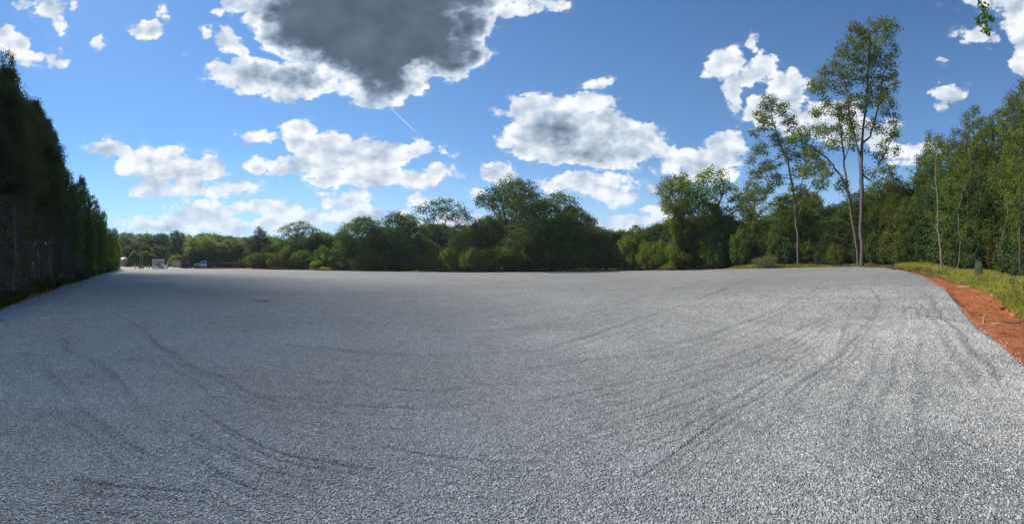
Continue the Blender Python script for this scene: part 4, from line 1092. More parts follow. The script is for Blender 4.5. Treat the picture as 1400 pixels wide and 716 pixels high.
def spot(px, r, turn=0.0):
    x, y, z = at(px, r); return (x, y, z), -float(az_of(px)) + turn
TAN = plain('tan_siding', (0.56, 0.47, 0.33), .7, scale=1.5)
CREAM = plain('cream_trim', (0.62, 0.58, 0.50), .6, dirt=.15)
ROOFM = plain('pale_roof', (0.66, 0.60, 0.55), .55, dirt=.12)
FASCIA = plain('brown_fascia', (0.26, 0.13, 0.09), .7)
WHITE = plain('white_paint', (0.88, 0.88, 0.88), .35, dirt=.06)
BLACKP = plain('black_paint', (0.028, 0.034, 0.052), .45, dirt=.15)
RUBBER = plain('rubber', (0.018, 0.018, 0.019), .85, dirt=.3)
STEEL = plain('steel', (0.55, 0.56, 0.57), .4, .3, dirt=.2)
GREYP = plain('pale_grey', (0.50, 0.52, 0.55), .7, dirt=.2)
WOODM = plain('weathered_wood', (0.22, 0.185, 0.15), .85, dirt=.35)
YELLOWT = plain('tan_post', (0.46, 0.36, 0.16), .7, dirt=.25)
GLASS = plain('dark_glass', (0.015, 0.02, 0.024), .08, dirt=.02, spec=.8)
ORANGE = plain('cone_orange', (0.75, 0.16, 0.03), .5, dirt=.1)
FENCEM = plain('fence_tan', (0.30, 0.265, 0.20), .8, dirt=.3)
RUST = plain('rusty_brown', (0.14, 0.075, 0.05), .8, dirt=.4)

def shed(px, r, w, d, h, name, label, rz=0.0, pitched=True, posts=False):
    loc, a = spot(px, r, rz); t = thing(name, label, 'shed', loc, a)
    boxes('wall', [(-w / 2, w / 2, -d / 2, d / 2, 0, h)], TAN, t)
    # shallow battens over the siding
    boxes('batten', [(-w / 2 + k * w / 8 - .03, -w / 2 + k * w / 8 + .03, -d / 2 - .03, -d / 2 - .002, .05, h - .05) for k in range(9)], TAN, t)
    boxes('door', [(-w * .18, w * .2, -d / 2 - .06, -d / 2 - .032, .02, min(2.0, h * .85))], plain('shed_door', (0.34, 0.28, 0.17), .7), t)
    bm = bmesh.new()
    if pitched: prism(bm, [(-w / 2 - .25, h), (w / 2 + .25, h), (0, h + .85)], -d / 2 - .25, d / 2 + .25)
    else: box(bm, -w / 2 - .22, w / 2 + .22, -d / 2 - .25, d / 2 + .2, h + .14, h + .42)
    ro = bm_obj('roof', bm, ROOFM, t, .03)
    boxes('fascia', [(-w / 2 - .17, w / 2 + .17, -d / 2 - .2, d / 2 + .15, h + .002, h + .138)] if not pitched else [(-w / 2 - .25, w / 2 + .25, -d / 2 - .29, -d / 2 - .252, h - .12, h + .02)], FASCIA, t)
    if posts:
        for s in (-1, 1): boxes('corner_post', [(s * w / 2 - .07 + s * .075, s * w / 2 + .07 + s * .075, -d / 2 - .17, -d / 2 - .031, 0, h - .001)], TAN, t)
    return t
shed(167, 134, 3.4, 4.5, 2.35, 'tan_shed', 'small tan shed with pale pitched roof half hidden by the left wood', .55)
shed(216.5, 98, 2.75, 2.2, 1.95, 'tan_kiosk', 'tan kiosk with flat pale roof behind pale blocks', 0, False, True)
# pale blocks heaped in front of the kiosk
for i, (px, r, w, d, h, rz, lb) in enumerate([
    (211.6, 91, .9,    .8, .8, .1, 'tall pale grey crate at the left of the heap by the kiosk'),
    (214.4, 89, 1.1, .8, .34, -.15, 'low pale crate at the front of the heap by the kiosk'),
    (218.0, 89.5, 1.2, .8, .4, .08, 'low wide pale crate in the middle of the heap by the kiosk'),
    (221.6, 90, 1.0, .9, .6, -.05, 'blue-grey crate right of the middle of the heap'),
    (225.4, 92, .95, .9, .9, .04, 'tallest pale crate at the right of the heap by the kiosk')]):
    loc, a = spot(px, r, rz); t = thing('slatted_crate', lb, 'crate', loc, a, 'pale crates in front of the kiosk')
    m_ = [GREYP, WHITE, GREYP, plain('blue_grey', (0.36, 0.42, 0.50), .7), WHITE][i]
    n = max(2, int(h / .22)); L_ = []
    for k in range(n):
        z0 = .1 + k * (h - .1) / n; z1 = z0 + (h - .1) / n * .8
        L_ += [(-w / 2, w / 2, -d / 2, -d / 2 + .03, z0, z1), (-w / 2, w / 2, d / 2 - .03, d / 2, z0, z1), (-w / 2, -w / 2 + .03, -d / 2 + .031, d / 2 - .031, z0, z1), (w / 2 - .03, w / 2, -d / 2 + .031, d / 2 - .031, z0, z1)]
    boxes('slats', L_, m_, t)
    for sx in (-1, 1):
        for sy in (-1, 1): boxes('corner_block', [(sx * (w / 2 - .085) - .05, sx * (w / 2 - .085) + .05, sy * (d / 2 - .085) - .05, sy * (d / 2 - .085) + .05, 0, h - .02)], m_, t)
    boxes('lid', [(-w / 2 + .035, w / 2 - .035, -d / 2 + .035, d / 2 - .035, h - .018, h)], m_, t)
loc, a = spot(229, 97); t = thing('grey_gatepost', 'slim grey panel post just right of the kiosk', 'post', loc, a)
boxes('post', [(-.12, .12, -.06, .06, 0, 1.75)], GREYP, t); boxes('cap', [(-.15, .15, -.09, .09, 1.752, 1.8)], GREYP, t)
# posts across the drive
for px, r, h, m_, lb, rad in [(184.6, 96, 1.15, YELLOWT, 'stubby tan post at the left end of the row across the drive', .15), (187.6, 97, 1.7, WOODM, 'tall thin grey post beside the stubby tan one', .07),
                         (196.4, 97, 1.0, WOODM, 'dark stubby post right of the two utility poles', .12), (200.6, 98, .95, YELLOWT, 'thin tan post in the right half of the row', .08),
                         (204.2, 98, 1.0, YELLOWT, 'thicker tan post at the right end of the row', .12)]:
    loc, a = spot(px, r); t = thing('bollard', lb, 'post', loc, a, 'posts across the pale drive')
    bm = bmesh.new(); cyl(bm, (0, 0, 0), (0, 0, h), rad, rad * .95, 12); bm_obj('shaft', bm, m_, t)
    bm = bmesh.new(); bmesh.ops.create_uvsphere(bm, u_segments=12, v_segments=6, radius=rad * 1.02, matrix=Matrix.Translation((0, 0, h)) @ Matrix.Diagonal((1, 1, .5, 1))); bm_obj('cap', bm, m_, t, smooth=True)
# two utility poles and the cable they hold
for px, h, lb in [(191.6, 5.2, 'left of two close dark utility poles by the drive'), (194.6, 6.6, 'right and taller of two close utility poles by the drive')]:
    loc, a = spot(px, 101); t = thing('utility_pole', lb, 'pole', loc, a, 'utility poles by the drive')
    bm = bmesh.new(); cyl(bm, (0, 0, -.1), (0, 0, h), .095, .07, 10); bm_obj('shaft', bm, WOODM, t)
    boxes('band', [(-.11, .11, -.115, .115, h - .7, h - .64)], STEEL, t)
p0 = Vector(at(194.6, 101)); p1 = Vector(at(306, 113)); p0.z += 4.35; p1.z += 5.2
bm = bmesh.new(); pts = [p0.lerp(p1, k / 16) - Vector((0, 0, .9 * (1 - (2 * k / 16 - 1) ** 2))) for k in range(17)]
for k in range(16): cyl(bm, pts[k], pts[k + 1], .022, None, 5)
tag(bm_obj('overhead_cable', bm, BLACKP), 'thin dark overhead cable running right from the utility poles', 'cable')
# plant tub by the poles
x, y, z = at(192.2, 96); place(PR['bush_sage'], 'bush', 'small pale bush between the utility poles', x, y, 1.1, .8, 0, None, 'bush')
# ivy grown over a long frame
loc, a = spot(194, 124, .05); t = thing('ivy_mound', 'long rounded mound of ivy smothering a frame behind the posts', 'hedge', loc, a)
rg = np.random.default_rng(9)
def ivy_shell(n):
    u = rg.uniform(-1, 1, n); th = rg.uniform(0, PI, n)
    w_ = 5.0; hh = 4.0 + .5 * np.sin(u * 9) + .3 * np.sin(u * 23 + 1); hh *= (1 - np.abs(u) ** 5 * .75)
    yy = 1.3 * np.cos(th); zz = hh * np.sin(th) ** .45
    return np.stack([u * w_, yy, zz], 1) + rg.normal(0, .14, (n, 3))
C = ivy_shell(26000); C = C[C[:, 2] > .05]
top = C[:, 2] > 3.3
LV, LF = leaves(C, .24, rg, .3); link('foliage', np_mesh('foliage', LV, LF, L_DARK), t)
k = C[top][rg.choice(top.sum(), 5200)] + rg.normal(0, .16, (5200, 3)) + np.array((0, 0, .22))  # second, brighter layer of leaves along the top of the mound
LV, LF = leaves(k, .26, rg, 0); link('top_leaves', np_mesh('top_leaves', LV, LF, L_BRIGHT), t)
boxes('frame', [(x_ - .06, x_ + .06, y_ - .06, y_ + .06, 0, 3.2) for x_ in (-4.4, -1.5, 1.5, 4.4) for y_ in (-.7, .7)] + [(-4.5, 4.5, y_ - .05, y_ + .05, 3.202, 3.3) for y_ in (-.7, .7)], WOODM, t)
# tan panel fence
A_ = Vector(at(235.3, 108)); B_ = Vector(at(247.5, 103)); d = B_ - A_; ln = Vector((d.x, d.y, 0)).length
t = thing('panel_fence', 'short tan board fence left of the dark dumpster', 'fence', A_, math.atan2(d.y, d.x))
n = 14; boxes('boards', [(k * ln / n, (k + 1) * ln / n - .02, -.02, .02, .08, 2.0) for k in range(n)], FENCEM, t)
boxes('rail', [(0, ln, .022, .07, z_, z_ + .09) for z_ in (.4, 1.55)], WOODM, t)
for k in range(4): boxes('post', [(k * ln / 3 - .06, k * ln / 3 + .06, .072, .18, 0, 2.1)], WOODM, t)
# open-topped steel dumpster
loc, a = spot(254.2, 104.5, -.12); t = thing('dumpster', 'dark ribbed steel dumpster beside the tan fence', 'dumpster', loc, a)
bm = bmesh.new()
box(bm, -1.55, 1.55, -1.2, -1.14, .3, 2.75); box(bm, -1.55, 1.55, 1.14, 1.2, .3, 2.75); box(bm, -1.55, -1.49, -1.138, 1.138, .3, 2.75); box(bm, 1.49, 1.55, -1.138, 1.138, .3, 2.75); box(bm, -1.488, 1.488, -1.138, 1.138, .3, .38)
bm_obj('body', bm, plain('dumpster_steel', (0.035, 0.03, 0.032), .55, .2, .35), t)
for k in range(7):
    boxes('rib', [(-1.45 + k * .47, -1.37 + k * .47, -1.29, -1.202, .32, 2.66)], RUST, t)
boxes('top_rail', [(-1.62, 1.62, -1.3, -1.142, 2.752, 2.86), (-1.62, 1.62, 1.142, 1.26, 2.752, 2.86)], RUST, t)
boxes('placard', [(.35, .65, -1.315, -1.295, 1.3, 1.6)], GREYP, t)
for s in (-1.1, 1.1):
    bm = bmesh.new(); cyl(bm, (s, -1.1, .15), (s, -.9, .15), .15, None, 14); bm_obj('roller', bm, STEEL, t)
boxes('skid', [(-1.5, 1.5, -.72, -.6, 0, .298), (-1.5, 1.5, .6, .72, 0, .298)], RUST, t)

def wheel(parent, x, y, r=.4, w=.26, side=-1):
    bm = bmesh.new(); v = cyl(bm, (x, y - w / 2, r), (x, y + w / 2, r), r, None, 24)
    ty = bm_obj('wheel', bm, RUBBER, parent, .03)
    bm = bmesh.new(); cyl(bm, (x, y + side * w / 2, r), (x, y + side * (w / 2 + .02), r), r * .58, r * .5, 16)
    cyl(bm, (x, y + side * (w / 2 + .02), r), (x, y + side * (w / 2 + .06), r), r * .2, r * .16, 10)
    bm_obj('rim', bm, STEEL, ty)
# white pickup with a dark dump bed, nose to the left
loc, a = spot(281, 107, .03); t = thing('pickup_truck', 'white pickup truck with a dark dump bed, nose to the left', 'truck', loc, a)
S = 1.0
bm = bmesh.new()
prism(bm, [(-3.05, .52), (-3.08, .98), (-2.98, 1.16), (-1.72, 1.27), (-1.08, 1.93), (-.86, 1.98), (.22, 1.98), (.32, 1.9), (.36, .48), (-1.5, .46), (-1.58, .75), (-1.78, .98), (-2.1, 1.06), (-2.42, .98), (-2.62, .75), (-2.7, .5)], -.97, .97)
# cabin leans in above the waist line
for v in bm.verts:
    if v.co.z > 1.3: v.co.y *= .84
bm_obj('body', bm, WHITE, t, .025)
def quad(name, p, m_, par, th=.02):
    bm = bmesh.new(); vs = [bm.verts.new(q) for q in p]; f = bm.faces.new(vs)
    bmesh.ops.recalc_face_normals(bm, faces=[f])
    e = bmesh.ops.extrude_face_region(bm, geom=[f]); n_ = (Vector(p[1]) - Vector(p[0])).cross(Vector(p[2]) - Vector(p[1])).normalized()
    for v in [g for g in e['geom'] if isinstance(g, bmesh.types.BMVert)]: v.co += n_ * th
    return bm_obj(name, bm, m_, par)
for s in (-1, 1):
    k = s
    dr = quad('door', [(-1.42, .985 * k, .55), (.12, .985 * k, .55), (.12, .985 * k, 1.27), (-1.42, .985 * k, 1.27)][::(1 if s < 0 else -1)], WHITE, t, .012)
    boxes('handle', [(-.18, 0.02, min(k * 1.0, k * 1.03), max(k * 1.0, k * 1.03), 1.1, 1.14)], BLACKP, dr)
    quad('side_window', [(-1.5, .93 * k, 1.33), (.12, .93 * k, 1.33), (.08, .845 * k, 1.84), (-1.02, .845 * k, 1.84)][::(1 if s < 0 else -1)], GLASS, t, .02)
    boxes('mirror', [(-1.5, -1.32, min(k * 1.0, k * 1.2), max(k * 1.0, k * 1.2), 1.3, 1.55)], BLACKP, t, .02)
    boxes('headlight', [(-3.1, -3.02, min(k * .62, k * .92), max(k * .62, k * .92), .86, 1.06)], GREYP, t)
quad('windscreen', [(-1.70, -.78, 1.33), (-1.70, .78, 1.33), (-1.16, .72, 1.86), (-1.16, -.72, 1.86)], GLASS, t, -.02)
boxes('grille', [(-3.13, -3.075, -.58, .58, .68, 1.06)], BLACKP, t)
boxes('bumper', [(-3.25, -3.09, -.98, .98, .45, .66)], STEEL, t, .03)
boxes('chassis', [(-2.6, 3.2, -.5, -.35, .42, .56), (-2.6, 3.2, .35, .5, .42, .56)], BLACKP, t)
bm = bmesh.new()
box(bm, .5, 3.3, -1.0, -.94, .72, 1.4); box(bm, .5, 3.3, .94, 1.0, .72, 1.4); box(bm, .5, .56, -.938, .938, .72, 1.95); box(bm, 3.24, 3.3, -.938, .938, .72, 1.4); box(bm, .562, 3.238, -.938, .938, .72, .8)
bm_obj('dump_bed', bm, BLACKP, t)
for k in range(6): boxes('bed_rib', [(.62 + k * .52, .69 + k * .52, -1.05, -1.002, .74, 1.38)], BLACKP, t)
for s in (-.84, .84):
    for x_ in (-2.1, 2.05): wheel(t, x_, s, .4, .26, -1 if s < 0 else 1)
# trailer behind it with a load
loc, a = spot(313.5, 108.5, .02); t = thing('equipment_trailer', 'long dark low trailer on twin axles right of the white truck', 'trailer', loc, a)
bm = bmesh.new(); box(bm, -2.9, 3.5, -1.1, 1.1, .78, .9); box(bm, -2.9, 3.5, -1.1, -1.04, .902, 1.32); box(bm, -2.9, 3.5, 1.04, 1.1, .902, 1.32); box(bm, -2.9, -2.84, -1.038, 1.038, .902, 1.32)
bm_obj('bed', bm, BLACKP, t)
boxes('side_rail', [(-2.95, 3.55, -1.16, -1.102, 1.322, 1.4), (-2.95, 3.55, 1.102, 1.16, 1.322, 1.4)], plain('rail_tan', (0.60, 0.50, 0.33), .7), t)
bm = bmesh.new()
for s in (-1, 1): cyl(bm, (-2.9, s * .7, .7), (-4.3, 0, .62), .06, None, 8)
cyl(bm, (-4.3, 0, .62), (-4.6, 0, .6), .08, None, 8); bm_obj('drawbar', bm, BLACKP, t)
bm = bmesh.new(); cyl(bm, (-3.9, .12, 0), (-3.9, .12, 1.0), .05, None, 8); bm_obj('jack', bm, STEEL, t)
for x_ in (1.05, 1.95):
    for s in (-1.22, 1.22): wheel(t, x_, s, .38, .22, -1 if s < 0 else 1)
boxes('mudguard', [(.6, 2.4, -1.36, -1.14, .82, .87), (.6, 2.4, 1.14, 1.36, .82, .87)], BLACKP, t)
loc2, _ = spot(327.2, 108.5)
def on_trailer(name, label, cat, px):
    l_, a_ = spot(px, 108.5, .02); return thing(name, label, cat, (l_[0], l_[1], l_[2] + .902), a_)
t = on_trailer('compact_loader', 'small grey work machine with a pale cab on the trailer', 'machine', 325.0)
boxes('chassis', [(-1.5, .9, -.45, .45, .3, .62)], BLACKP, t, .04)
boxes('cab', [(.1, .75, -.42, .42, .622, 1.15)], WHITE, t, .05)
boxes('canopy', [(-.95, .85, -.5, .5, 1.25, 1.31)], GREYP, t, .02)
for s in (-1, 1):
    boxes('canopy_post', [(-.9, -.84, s * .44 - .03, s * .44 + .03, .622, 1.248)], BLACKP, t); boxes('canopy_post', [(.78, .84, s * .44 - .03, s * .44 + .03, .5, 1.248)], BLACKP, t)
for s in (-.58, .58):
    for x_ in (-1.1, .55): wheel(t, x_, s, .3, .2, -1 if s < 0 else 1)
t = on_trailer('lumber_stack', 'flat stack of tan boards on the front half of the trailer', 'lumber', 309)
for k in range(4): boxes('board', [(-1.9 + .05 * k, 1.7 - .04 * k, -.8 + .01 * k, .8 - .01 * k, .4 * 0 + k * .13, k * .13 + .115)], plain('board_tan', (0.36, 0.27, 0.16), .8), t)
# cone
loc, a = spot(337.2, 101); t = thing('traffic_cone', 'orange traffic cone on red soil at the end of the trailer', 'cone', loc, a)
boxes('base', [(-.2, .2, -.2, .2, 0, .05)], ORANGE, t)
bm = bmesh.new(); cyl(bm, (0, 0, .052), (0, 0, .72), .15, .03, 16); bm_obj('body', bm, ORANGE, t, smooth=True)
bm = bmesh.new(); cyl(bm, (0, 0, .35), (0, 0, .48), .106, .081, 16); bm_obj('band', bm, WHITE, t)
# dark strip lying on the stone
loc, a = spot(358, 15.6); bm = bmesh.new()
rgx = random.Random(3); L1 = []
for k in range(9): L1.append((-.3 + k * .075, rgx.uniform(-.035, .02), rgx.uniform(.03, .07)))
for k in range(8):
    (x0, y0, w0), (x1, y1, w1) = L1[k], L1[k + 1]
    vs = [bm.verts.new(q) for q in ((x0, y0 - w0, .012), (x1, y1 - w1, .016), (x1, y1 + w1, .02), (x0, y0 + w0, .018))]
    lo = [bm.verts.new((v.co.x, v.co.y, .0)) for v in vs]
    bm.faces.new(vs); bm.faces.new(lo[::-1])
    for q in range(4): bm.faces.new((lo[q], lo[(q + 1) % 4], vs[(q + 1) % 4], vs[q]))
o = tag(bm_obj('rubber_scrap', bm, plain('scrap_rubber', (0.06, 0.06, 0.062), .9)), 'torn strip of black rubber lying on the gravel', 'debris'); o.location = (loc[0], loc[1], loc[2] + .035); o.rotation_euler = (0, 0, a)

# ---------------------------------------------------------------- things lying on the red soil, right
def stick(px, row_, ln, rad, turn, label, mat, rise=.02):
    r = float(row_r(px, row_)); x, y, z = at(px, r)
    w = wavy([(-ln / 2, 0, rad), (0, .03, rad + rise), (ln / 2, 0, rad + rise * 1.5)], 9, int(px), .012)
    P = [np.array(q) for q in w]; par = [-1] + list(range(8)); R_ = [rad * (1 - .07 * k) for k in range(9)]
    P.append(P[5] + np.array((.12 * ln, .12 * ln, .03))); par.append(5); R_.append(rad * .45)
    V, F = tubes(np.array(P), np.array(par), np.array(R_), 7)
    o = link('stick', np_mesh('stick', V, F, mat, True)); o.location = (x, y, z - .03); o.rotation_euler = (0, 0, -float(az_of(px)) + turn)
    tag(o, label, 'stick', 'sticks on the red soil')
PALEW = plain('pale_wood', (0.50, 0.36, 0.24), .8, dirt=.2)
stick(1320, 391, 1.1, .028, -.35, 'pale broken branch at the grass edge of the red soil', PALEW)
stick(1381, 441, 1.1, .022, -.3, 'long thin dark stick near the right edge of the red soil', BK_DARK)
stick(1347, 440, .3, .010, 1.2, 'short pale upright twig on the red soil', PALEW, .12)
stick(1354, 446, .2, .009, .3, 'short pale twig lying beside the upright one', PALEW)
stick(1362, 442, .3, .010, -.5, 'bent pale twig right of the upright one', PALEW)
stick(1341, 459, .3, .02, .2, 'stub of dark root in the lower red soil', BK_DARK)
stick(1389, 398, 1.3, .03, .1, 'dark fallen branch among the weeds at the right', BK_DARK, .15)
def rock(px, row_, s, label, mat, seed):
    r = float(row_r(px, row_)); x, y, z = at(px, r); bm = bmesh.new()
    bmesh.ops.create_icosphere(bm, subdivisions=3, radius=1)
    for v in bm.verts:
        n_ = mnoise.noise(v.co * 1.3 + Vector((seed, 0, 0))) * .5 + mnoise.noise(v.co * 3.5 + Vector((0, seed, 0))) * .15
        v.co *= 1 + n_; v.co.z *= .62; v.co.x *= 1.25
    o = bm_obj('rock', bm, mat); o.scale = (s, s, s); o.location = (x, y, z + s * .15); tag(o, label, 'rock', 'rocks and clods on the red soil')
CLOD = plain('clay_clod', (0.36, 0.125, 0.05), .95, dirt=.2)
rock(1386, 421, .16, 'largest red clay clod, at the weed edge on the right', CLOD, 2)
rock(1368, 412, .11, 'pale red clod left of the largest clay clod', CLOD, 5)
rock(1357, 403, .09, 'small stone below the weeds in the upper red soil', plain('field_stone', (0.33, 0.27, 0.22), .9), 8)
rock(1322, 452, .05, 'grey stone strayed onto the soil from the gravel edge', plain('grey_stone', (0.4, 0.4, 0.41), .85), 11)

# crumbs of clay, chips and bits of root all over the red soil
def soil_litter():
    rg = np.random.default_rng(33); n = 7000
    a = az_of(rg.uniform(1225, 1540, n)); cw = np.interp(a, C_AZ, C_W); r = lot_r(a) + cw * rg.uniform(-.02, 1.12, n)
    x, y = r * np.sin(a), r * np.cos(a); s = (.004 + .020 * rg.random(n) ** 5) * (1 + r / 30)
    long_ = (rg.random(n) < .12); z = ground_z(x, y) - .02 + s * .3
    base = np.array([(1, 0, 0), (-1, 0, 0), (0, 1, 0), (0, -1, 0), (0, 0, .8), (0, 0, -.8)])
    tri = np.array([(0, 2, 4), (2, 1, 4), (1, 3, 4), (3, 0, 4), (2, 0, 5), (1, 2, 5), (3, 1, 5), (0, 3, 5)])
    V = base[None] * (1 + rg.uniform(-.35, .35, (n, 6, 1))); V[:, :, 0] *= np.where(long_, 6, 1.2)[:, None]; V[:, :, 1] *= np.where(long_, .35, 1)[:, None]; V[:, :, 2] *= np.where(long_, .35, 1)[:, None]
    th = rg.uniform(0, 2 * PI, n); c, q = np.cos(th)[:, None], np.sin(th)[:, None]
    V = np.stack([V[:, :, 0] * c - V[:, :, 1] * q, V[:, :, 0] * q + V[:, :, 1] * c, V[:, :, 2]], -1) * s[:, None, None] + np.stack([x, y, z], 1)[:, None]
    F = (tri[None] + (np.arange(n) * 6)[:, None, None]).reshape(-1, 3)
    m, t = mat_base('soil_crumb'); g = t.node('ShaderNodeNewGeometry').outputs['Random Per Island']
    c_ = t.mix(t.ss(g, 0.1, 0.8), (0.17, 0.05, 0.02, 1), (0.42, 0.16, 0.07, 1)); c_ = t.mix(t.ss(g, .96, .98), c_, (0.36, 0.27, 0.19, 1)); finish(t, c_, .95, spec=.1)
    tag(link('soil_litter', np_mesh('soil_litter', V.reshape(-1, 3), F, m)), 'crumbs and chips scattered over the red soil', 'litter', kind='stuff')
soil_litter()

# ---------------------------------------------------------------- grasses
def grass_patch(name, label, n, sampler, hmin, hmax, m, seed):
    rg = np.random.default_rng(seed); x, y, hs = sampler(rg, n); n = len(x)
    z = ground_z(x, y) - .03
    h = rg.uniform(hmin, hmax, n) * hs; a = rg.uniform(0, 2 * PI, n); w = rg.uniform(.006, .014, n) * (1 + np.hypot(x, y) / 22)
    b = np.stack([x, y, z], 1); s = np.stack([np.cos(a), np.sin(a), np.zeros(n)], 1) * w[:, None]
    q = rg.uniform(0, 2 * PI, n); bend = h * rg.uniform(.1, .6, n)
    l = np.stack([np.cos(q) * bend, np.sin(q) * bend, np.zeros(n)], 1); up = np.zeros((n, 3)); up[:, 2] = h
    V = np.stack([b - s, b + s, b + up * .55 + l * .3 + s * .8, b + up * .55 + l * .3 - s * .8, b + up + l], 1).reshape(-1, 3)
    i = np.arange(n)[:, None] * 5
    me = np_mesh(name, V, [np.hstack([i, i + 1, i + 2, i + 3]), np.hstack([i + 3, i + 2, i + 4])], m)
    tag(link(name, me), label, 'grass', kind='stuff')
G1 = leaf_mat('grass_blade', (0.19, 0.20, 0.04), (0.36, 0.33, 0.11), .5, warm=(.30, .25, .12))
G2 = leaf_mat('grass_dry', (0.10, 0.10, 0.04), (0.24, 0.19, 0.10), .25, warm=(.33, .26, .15))
def s_right(rg, n):
    px = rg.uniform(1225, 1560, n); a = az_of(px); cw = np.interp(a, C_AZ, C_W)
    r0 = lot_r(a) + cw; r1 = np.interp(px, [1225, 1300, 1400, 1560], [44, 38, 34, 30])
    u = rg.random(n) ** 1.15; r = r0 + (r1 - r0) * u + rg.normal(0, .15, n)
    x, y = r * np.sin(a), r * np.cos(a)
    k = (0.5 + .55 * wob(x, y, 1.1, 2)) + .25 > rg.random(n)
    ramp = np.clip((r - r0) / 2.5, .3, 1) * (0.8 + .35 * wob(x, y, 1.6, 0))
    return x[k], y[k], ramp[k]
grass_patch('tall_grass', 'tall yellow-green grass and weeds between red soil and right wood', 95000, s_right, .22, .6, G1, 21)
def s_far(rg, n):
    px = rg.uniform(1140, 1275, n); a = az_of(px); r = lot_r(a) + np.interp(a, C_AZ, C_W) * .5 + rg.uniform(.1, 6, n)
    x, y = r * np.sin(a), r * np.cos(a); return x, y, np.clip(.6 + .5 * wob(x, y, 1.3, 1), .2, 1.2)
grass_patch('dry_grass', 'dry brownish grass at the lot edge by the tallest tree', 16000, s_far, .12, .4, G2, 22)
def s_left(rg, n):
    px = rg.uniform(-120, 162, n); a = az_of(px); r = lot_r(a) + 1.25 + np.abs(rg.normal(0, 1.3, n))
    x, y = r * np.sin(a), r * np.cos(a); k = wob(x, y, 1.2, 3) > -.35
    return x[k], y[k], np.clip(.6 + .4 * wob(x, y, .8, 1), .2, 1.2)[k]
grass_patch('bank_weeds', 'low weeds along the bank of the left wood', 42000, s_left, .1, .38, leaf_mat('weed', (0.05, 0.075, 0.018), (0.11, 0.12, 0.035), .3, warm=(.2, .13, .07)), 23)
def s_edge(rg, n):
    px = rg.uniform(345, 1150, n); a = az_of(px); r = lot_r(a) + .5 + np.abs(rg.normal(0, 1.6, n))
    x, y = r * np.sin(a), r * np.cos(a); k = (wob(x, y, 4, 3) > .1) | ((px > 1040) | ((px > 380) & (px < 450)))
    return x[k], y[k], np.clip(.7 + .6 * wob(x, y, 2, 1), .2, 1.5)[k]
grass_patch('edge_weeds', 'uneven weeds along the far edge of the lot', 60000, s_edge, .15, .55, G1, 24)

# --- twig hanging into the sky from a tree standing just outside the picture
def overhang():
    rg = np.random.default_rng(77); r = 6.2
    def q(px, row_, rr=r):
        a = float(az_of(px)); return np.array((rr * math.sin(a), rr * math.cos(a), EYE + (358 - row_) / K * rr))
    foot = np.array((9.8, .2, gz(9.8, .2) - .05))
    limb = [foot, foot + (.0, .1, 2.0), foot + (-.2, .3, 4.2), foot + (-.6, .6, 5.4), q(1420, -75, 7.0), q(1380, -60, 6.6), q(1341, -28), q(1340, -6), q(1343, 8), q(1347, 20), q(1348, 32), q(1350, 41)]
    P = [np.array(p) for p in limb]; par = [-1] + list(range(len(P) - 1)); R_ = [.14, .12, .10, .07, .04, .028, .012, .006, .005, .004, .003, .0025]
    for (b, px, row_) in [(8, 1336, 12), (8, 1353, 12), (9, 1337, 27), (9, 1341, 31), (9, 1356, 27), (10, 1344, 40), (7, 1338, 4)]:
        P.append(q(px, row_)); par.append(b); R_.append(.003)
    P.append(q(1318, -24)); par.append(6); R_.append(.007); P.append(q(1308, -4)); par.append(len(P) - 2); R_.append(.005); P.append(q(1303, 4)); par.append(len(P) - 2); R_.append(.004)
    for k in range(60):      # the part of the crown above the picture
        b = rg.integers(2, 4); d = rg.normal(0, .8, 3); d[0] = abs(d[0]) * .8; d[2] = abs(d[2]) * .9 + .9; P.append(P[b] + d * .9); par.append(b); R_.append(.012)
    V, F = tubes(np.array(P), np.array(par), np.array(R_), 7)
    t = thing('overhanging_tree', 'leafy twig hanging against the sky from a tree beyond the right edge', 'tree')
    link('trunk', np_mesh('trunk', V, F, BK_DARK, True), t)
    cs = []
    for (px, row_, n, s) in [(1341, 6, 16, .03), (1345, 11, 14, .03), (1347, 18, 14, .03), (1337, 25, 16, .03), (1339, 30, 8, .02), (1347, 26, 22, .035), (1353, 25, 14, .03), (1357, 25, 14, .03), (1348, 33, 16, .03), (1350, 41, 18, .03), (1345, 38, 10, .025)]:
        cs.append(q(px, row_) + rg.normal(0, s, (n, 3)))
    hi = np.array(P[-60:]); hi = hi[np.arctan2(hi[:, 0], hi[:, 1]) > 1.42]; cs.append(hi[rg.integers(0, len(hi), 3600)] + rg.normal(0, .3, (3600, 3)))
    LV, LF = leaves(np.vstack(cs), .075, rg, .9, .5); link('crown', np_mesh('crown', LV, LF, L_MID), t)
overhang()

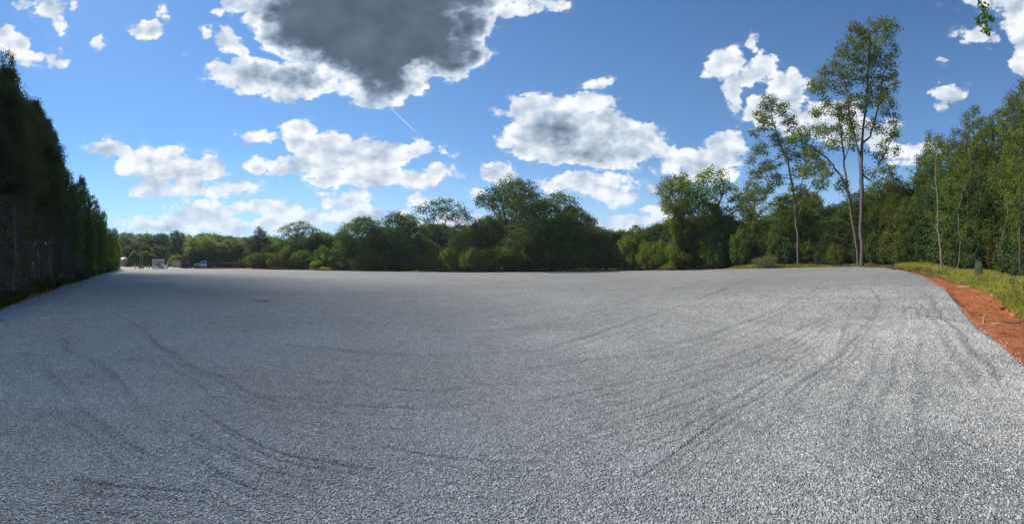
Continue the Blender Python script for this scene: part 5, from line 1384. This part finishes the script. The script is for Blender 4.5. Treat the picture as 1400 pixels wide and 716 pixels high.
# ---------------------------------------------------------------- the cloud added out of view to shade the left of the lot
def shade_cloud():
    """unseen, added to cast shade: cloud high up between the sun and the left half of the lot; thin at its rims"""
    H_ = 400.0; gx, gy = -41.0, 0.0
    c = Vector((gx, gy, 0)) + sun_dir * (H_ / sun_dir.z)
    bm = bmesh.new(); bmesh.ops.create_icosphere(bm, subdivisions=5, radius=1)
    for v in bm.verts:
        k = 1 + .14 * mnoise.noise(v.co * 2.1) + .10 * mnoise.noise(v.co * 5.0)
        v.co *= k
        if v.co.z < 0: v.co.z *= .35
    m, t = mat_base('added_cloud_vapour')
    tc = t.node('ShaderNodeTexCoord').outputs['Object']
    x, y, z = t.sep(tc)
    rad = t.m('SQRT', t.m('ADD', t.m('MULTIPLY', x, x), t.m('MULTIPLY', y, y)))
    n = t.noise(tc, 2.2, 5, .6)
    a = t.m('ADD', rad, t.m('MULTIPLY', t.m('SUBTRACT', n, .5), .55))
    a = t.ss(a, 1.0, .42, 0.0, .88)
    df = t.node('ShaderNodeBsdfTranslucent'); df.inputs[0].default_value = (.9, .9, .9, 1)
    tp = t.node('ShaderNodeBsdfTransparent'); mx = t.node('ShaderNodeMixShader')
    t.put(mx.inputs[0], a); t.l.new(tp.outputs[0], mx.inputs[1]); t.l.new(df.outputs[0], mx.inputs[2])
    o = t.node('ShaderNodeOutputMaterial'); t.l.new(mx.outputs[0], o.inputs[0])
    o = bm_obj('added_cloud', bm, m, smooth=True); o.scale = (47, 42, 10); o.location = c; tag(o, kind='structure')
shade_cloud()

def air():
    bm = bmesh.new(); box(bm, -1000, 1000, -1000, 1000, -3.5, 30)
    m, t = mat_base('air'); v = t.node('ShaderNodeVolumePrincipled')
    v.inputs['Color'].default_value = (0.86, 0.92, 1.0, 1); v.inputs['Density'].default_value = HAZE; v.inputs['Anisotropy'].default_value = 0.2
    o = t.node('ShaderNodeOutputMaterial'); t.l.new(v.outputs[0], o.inputs['Volume'])
    try: m.cycles.homogeneous_volume = True
    except Exception: pass
    tag(bm_obj('haze', bm, m), kind='stuff')
HAZE = 0.0003
air()
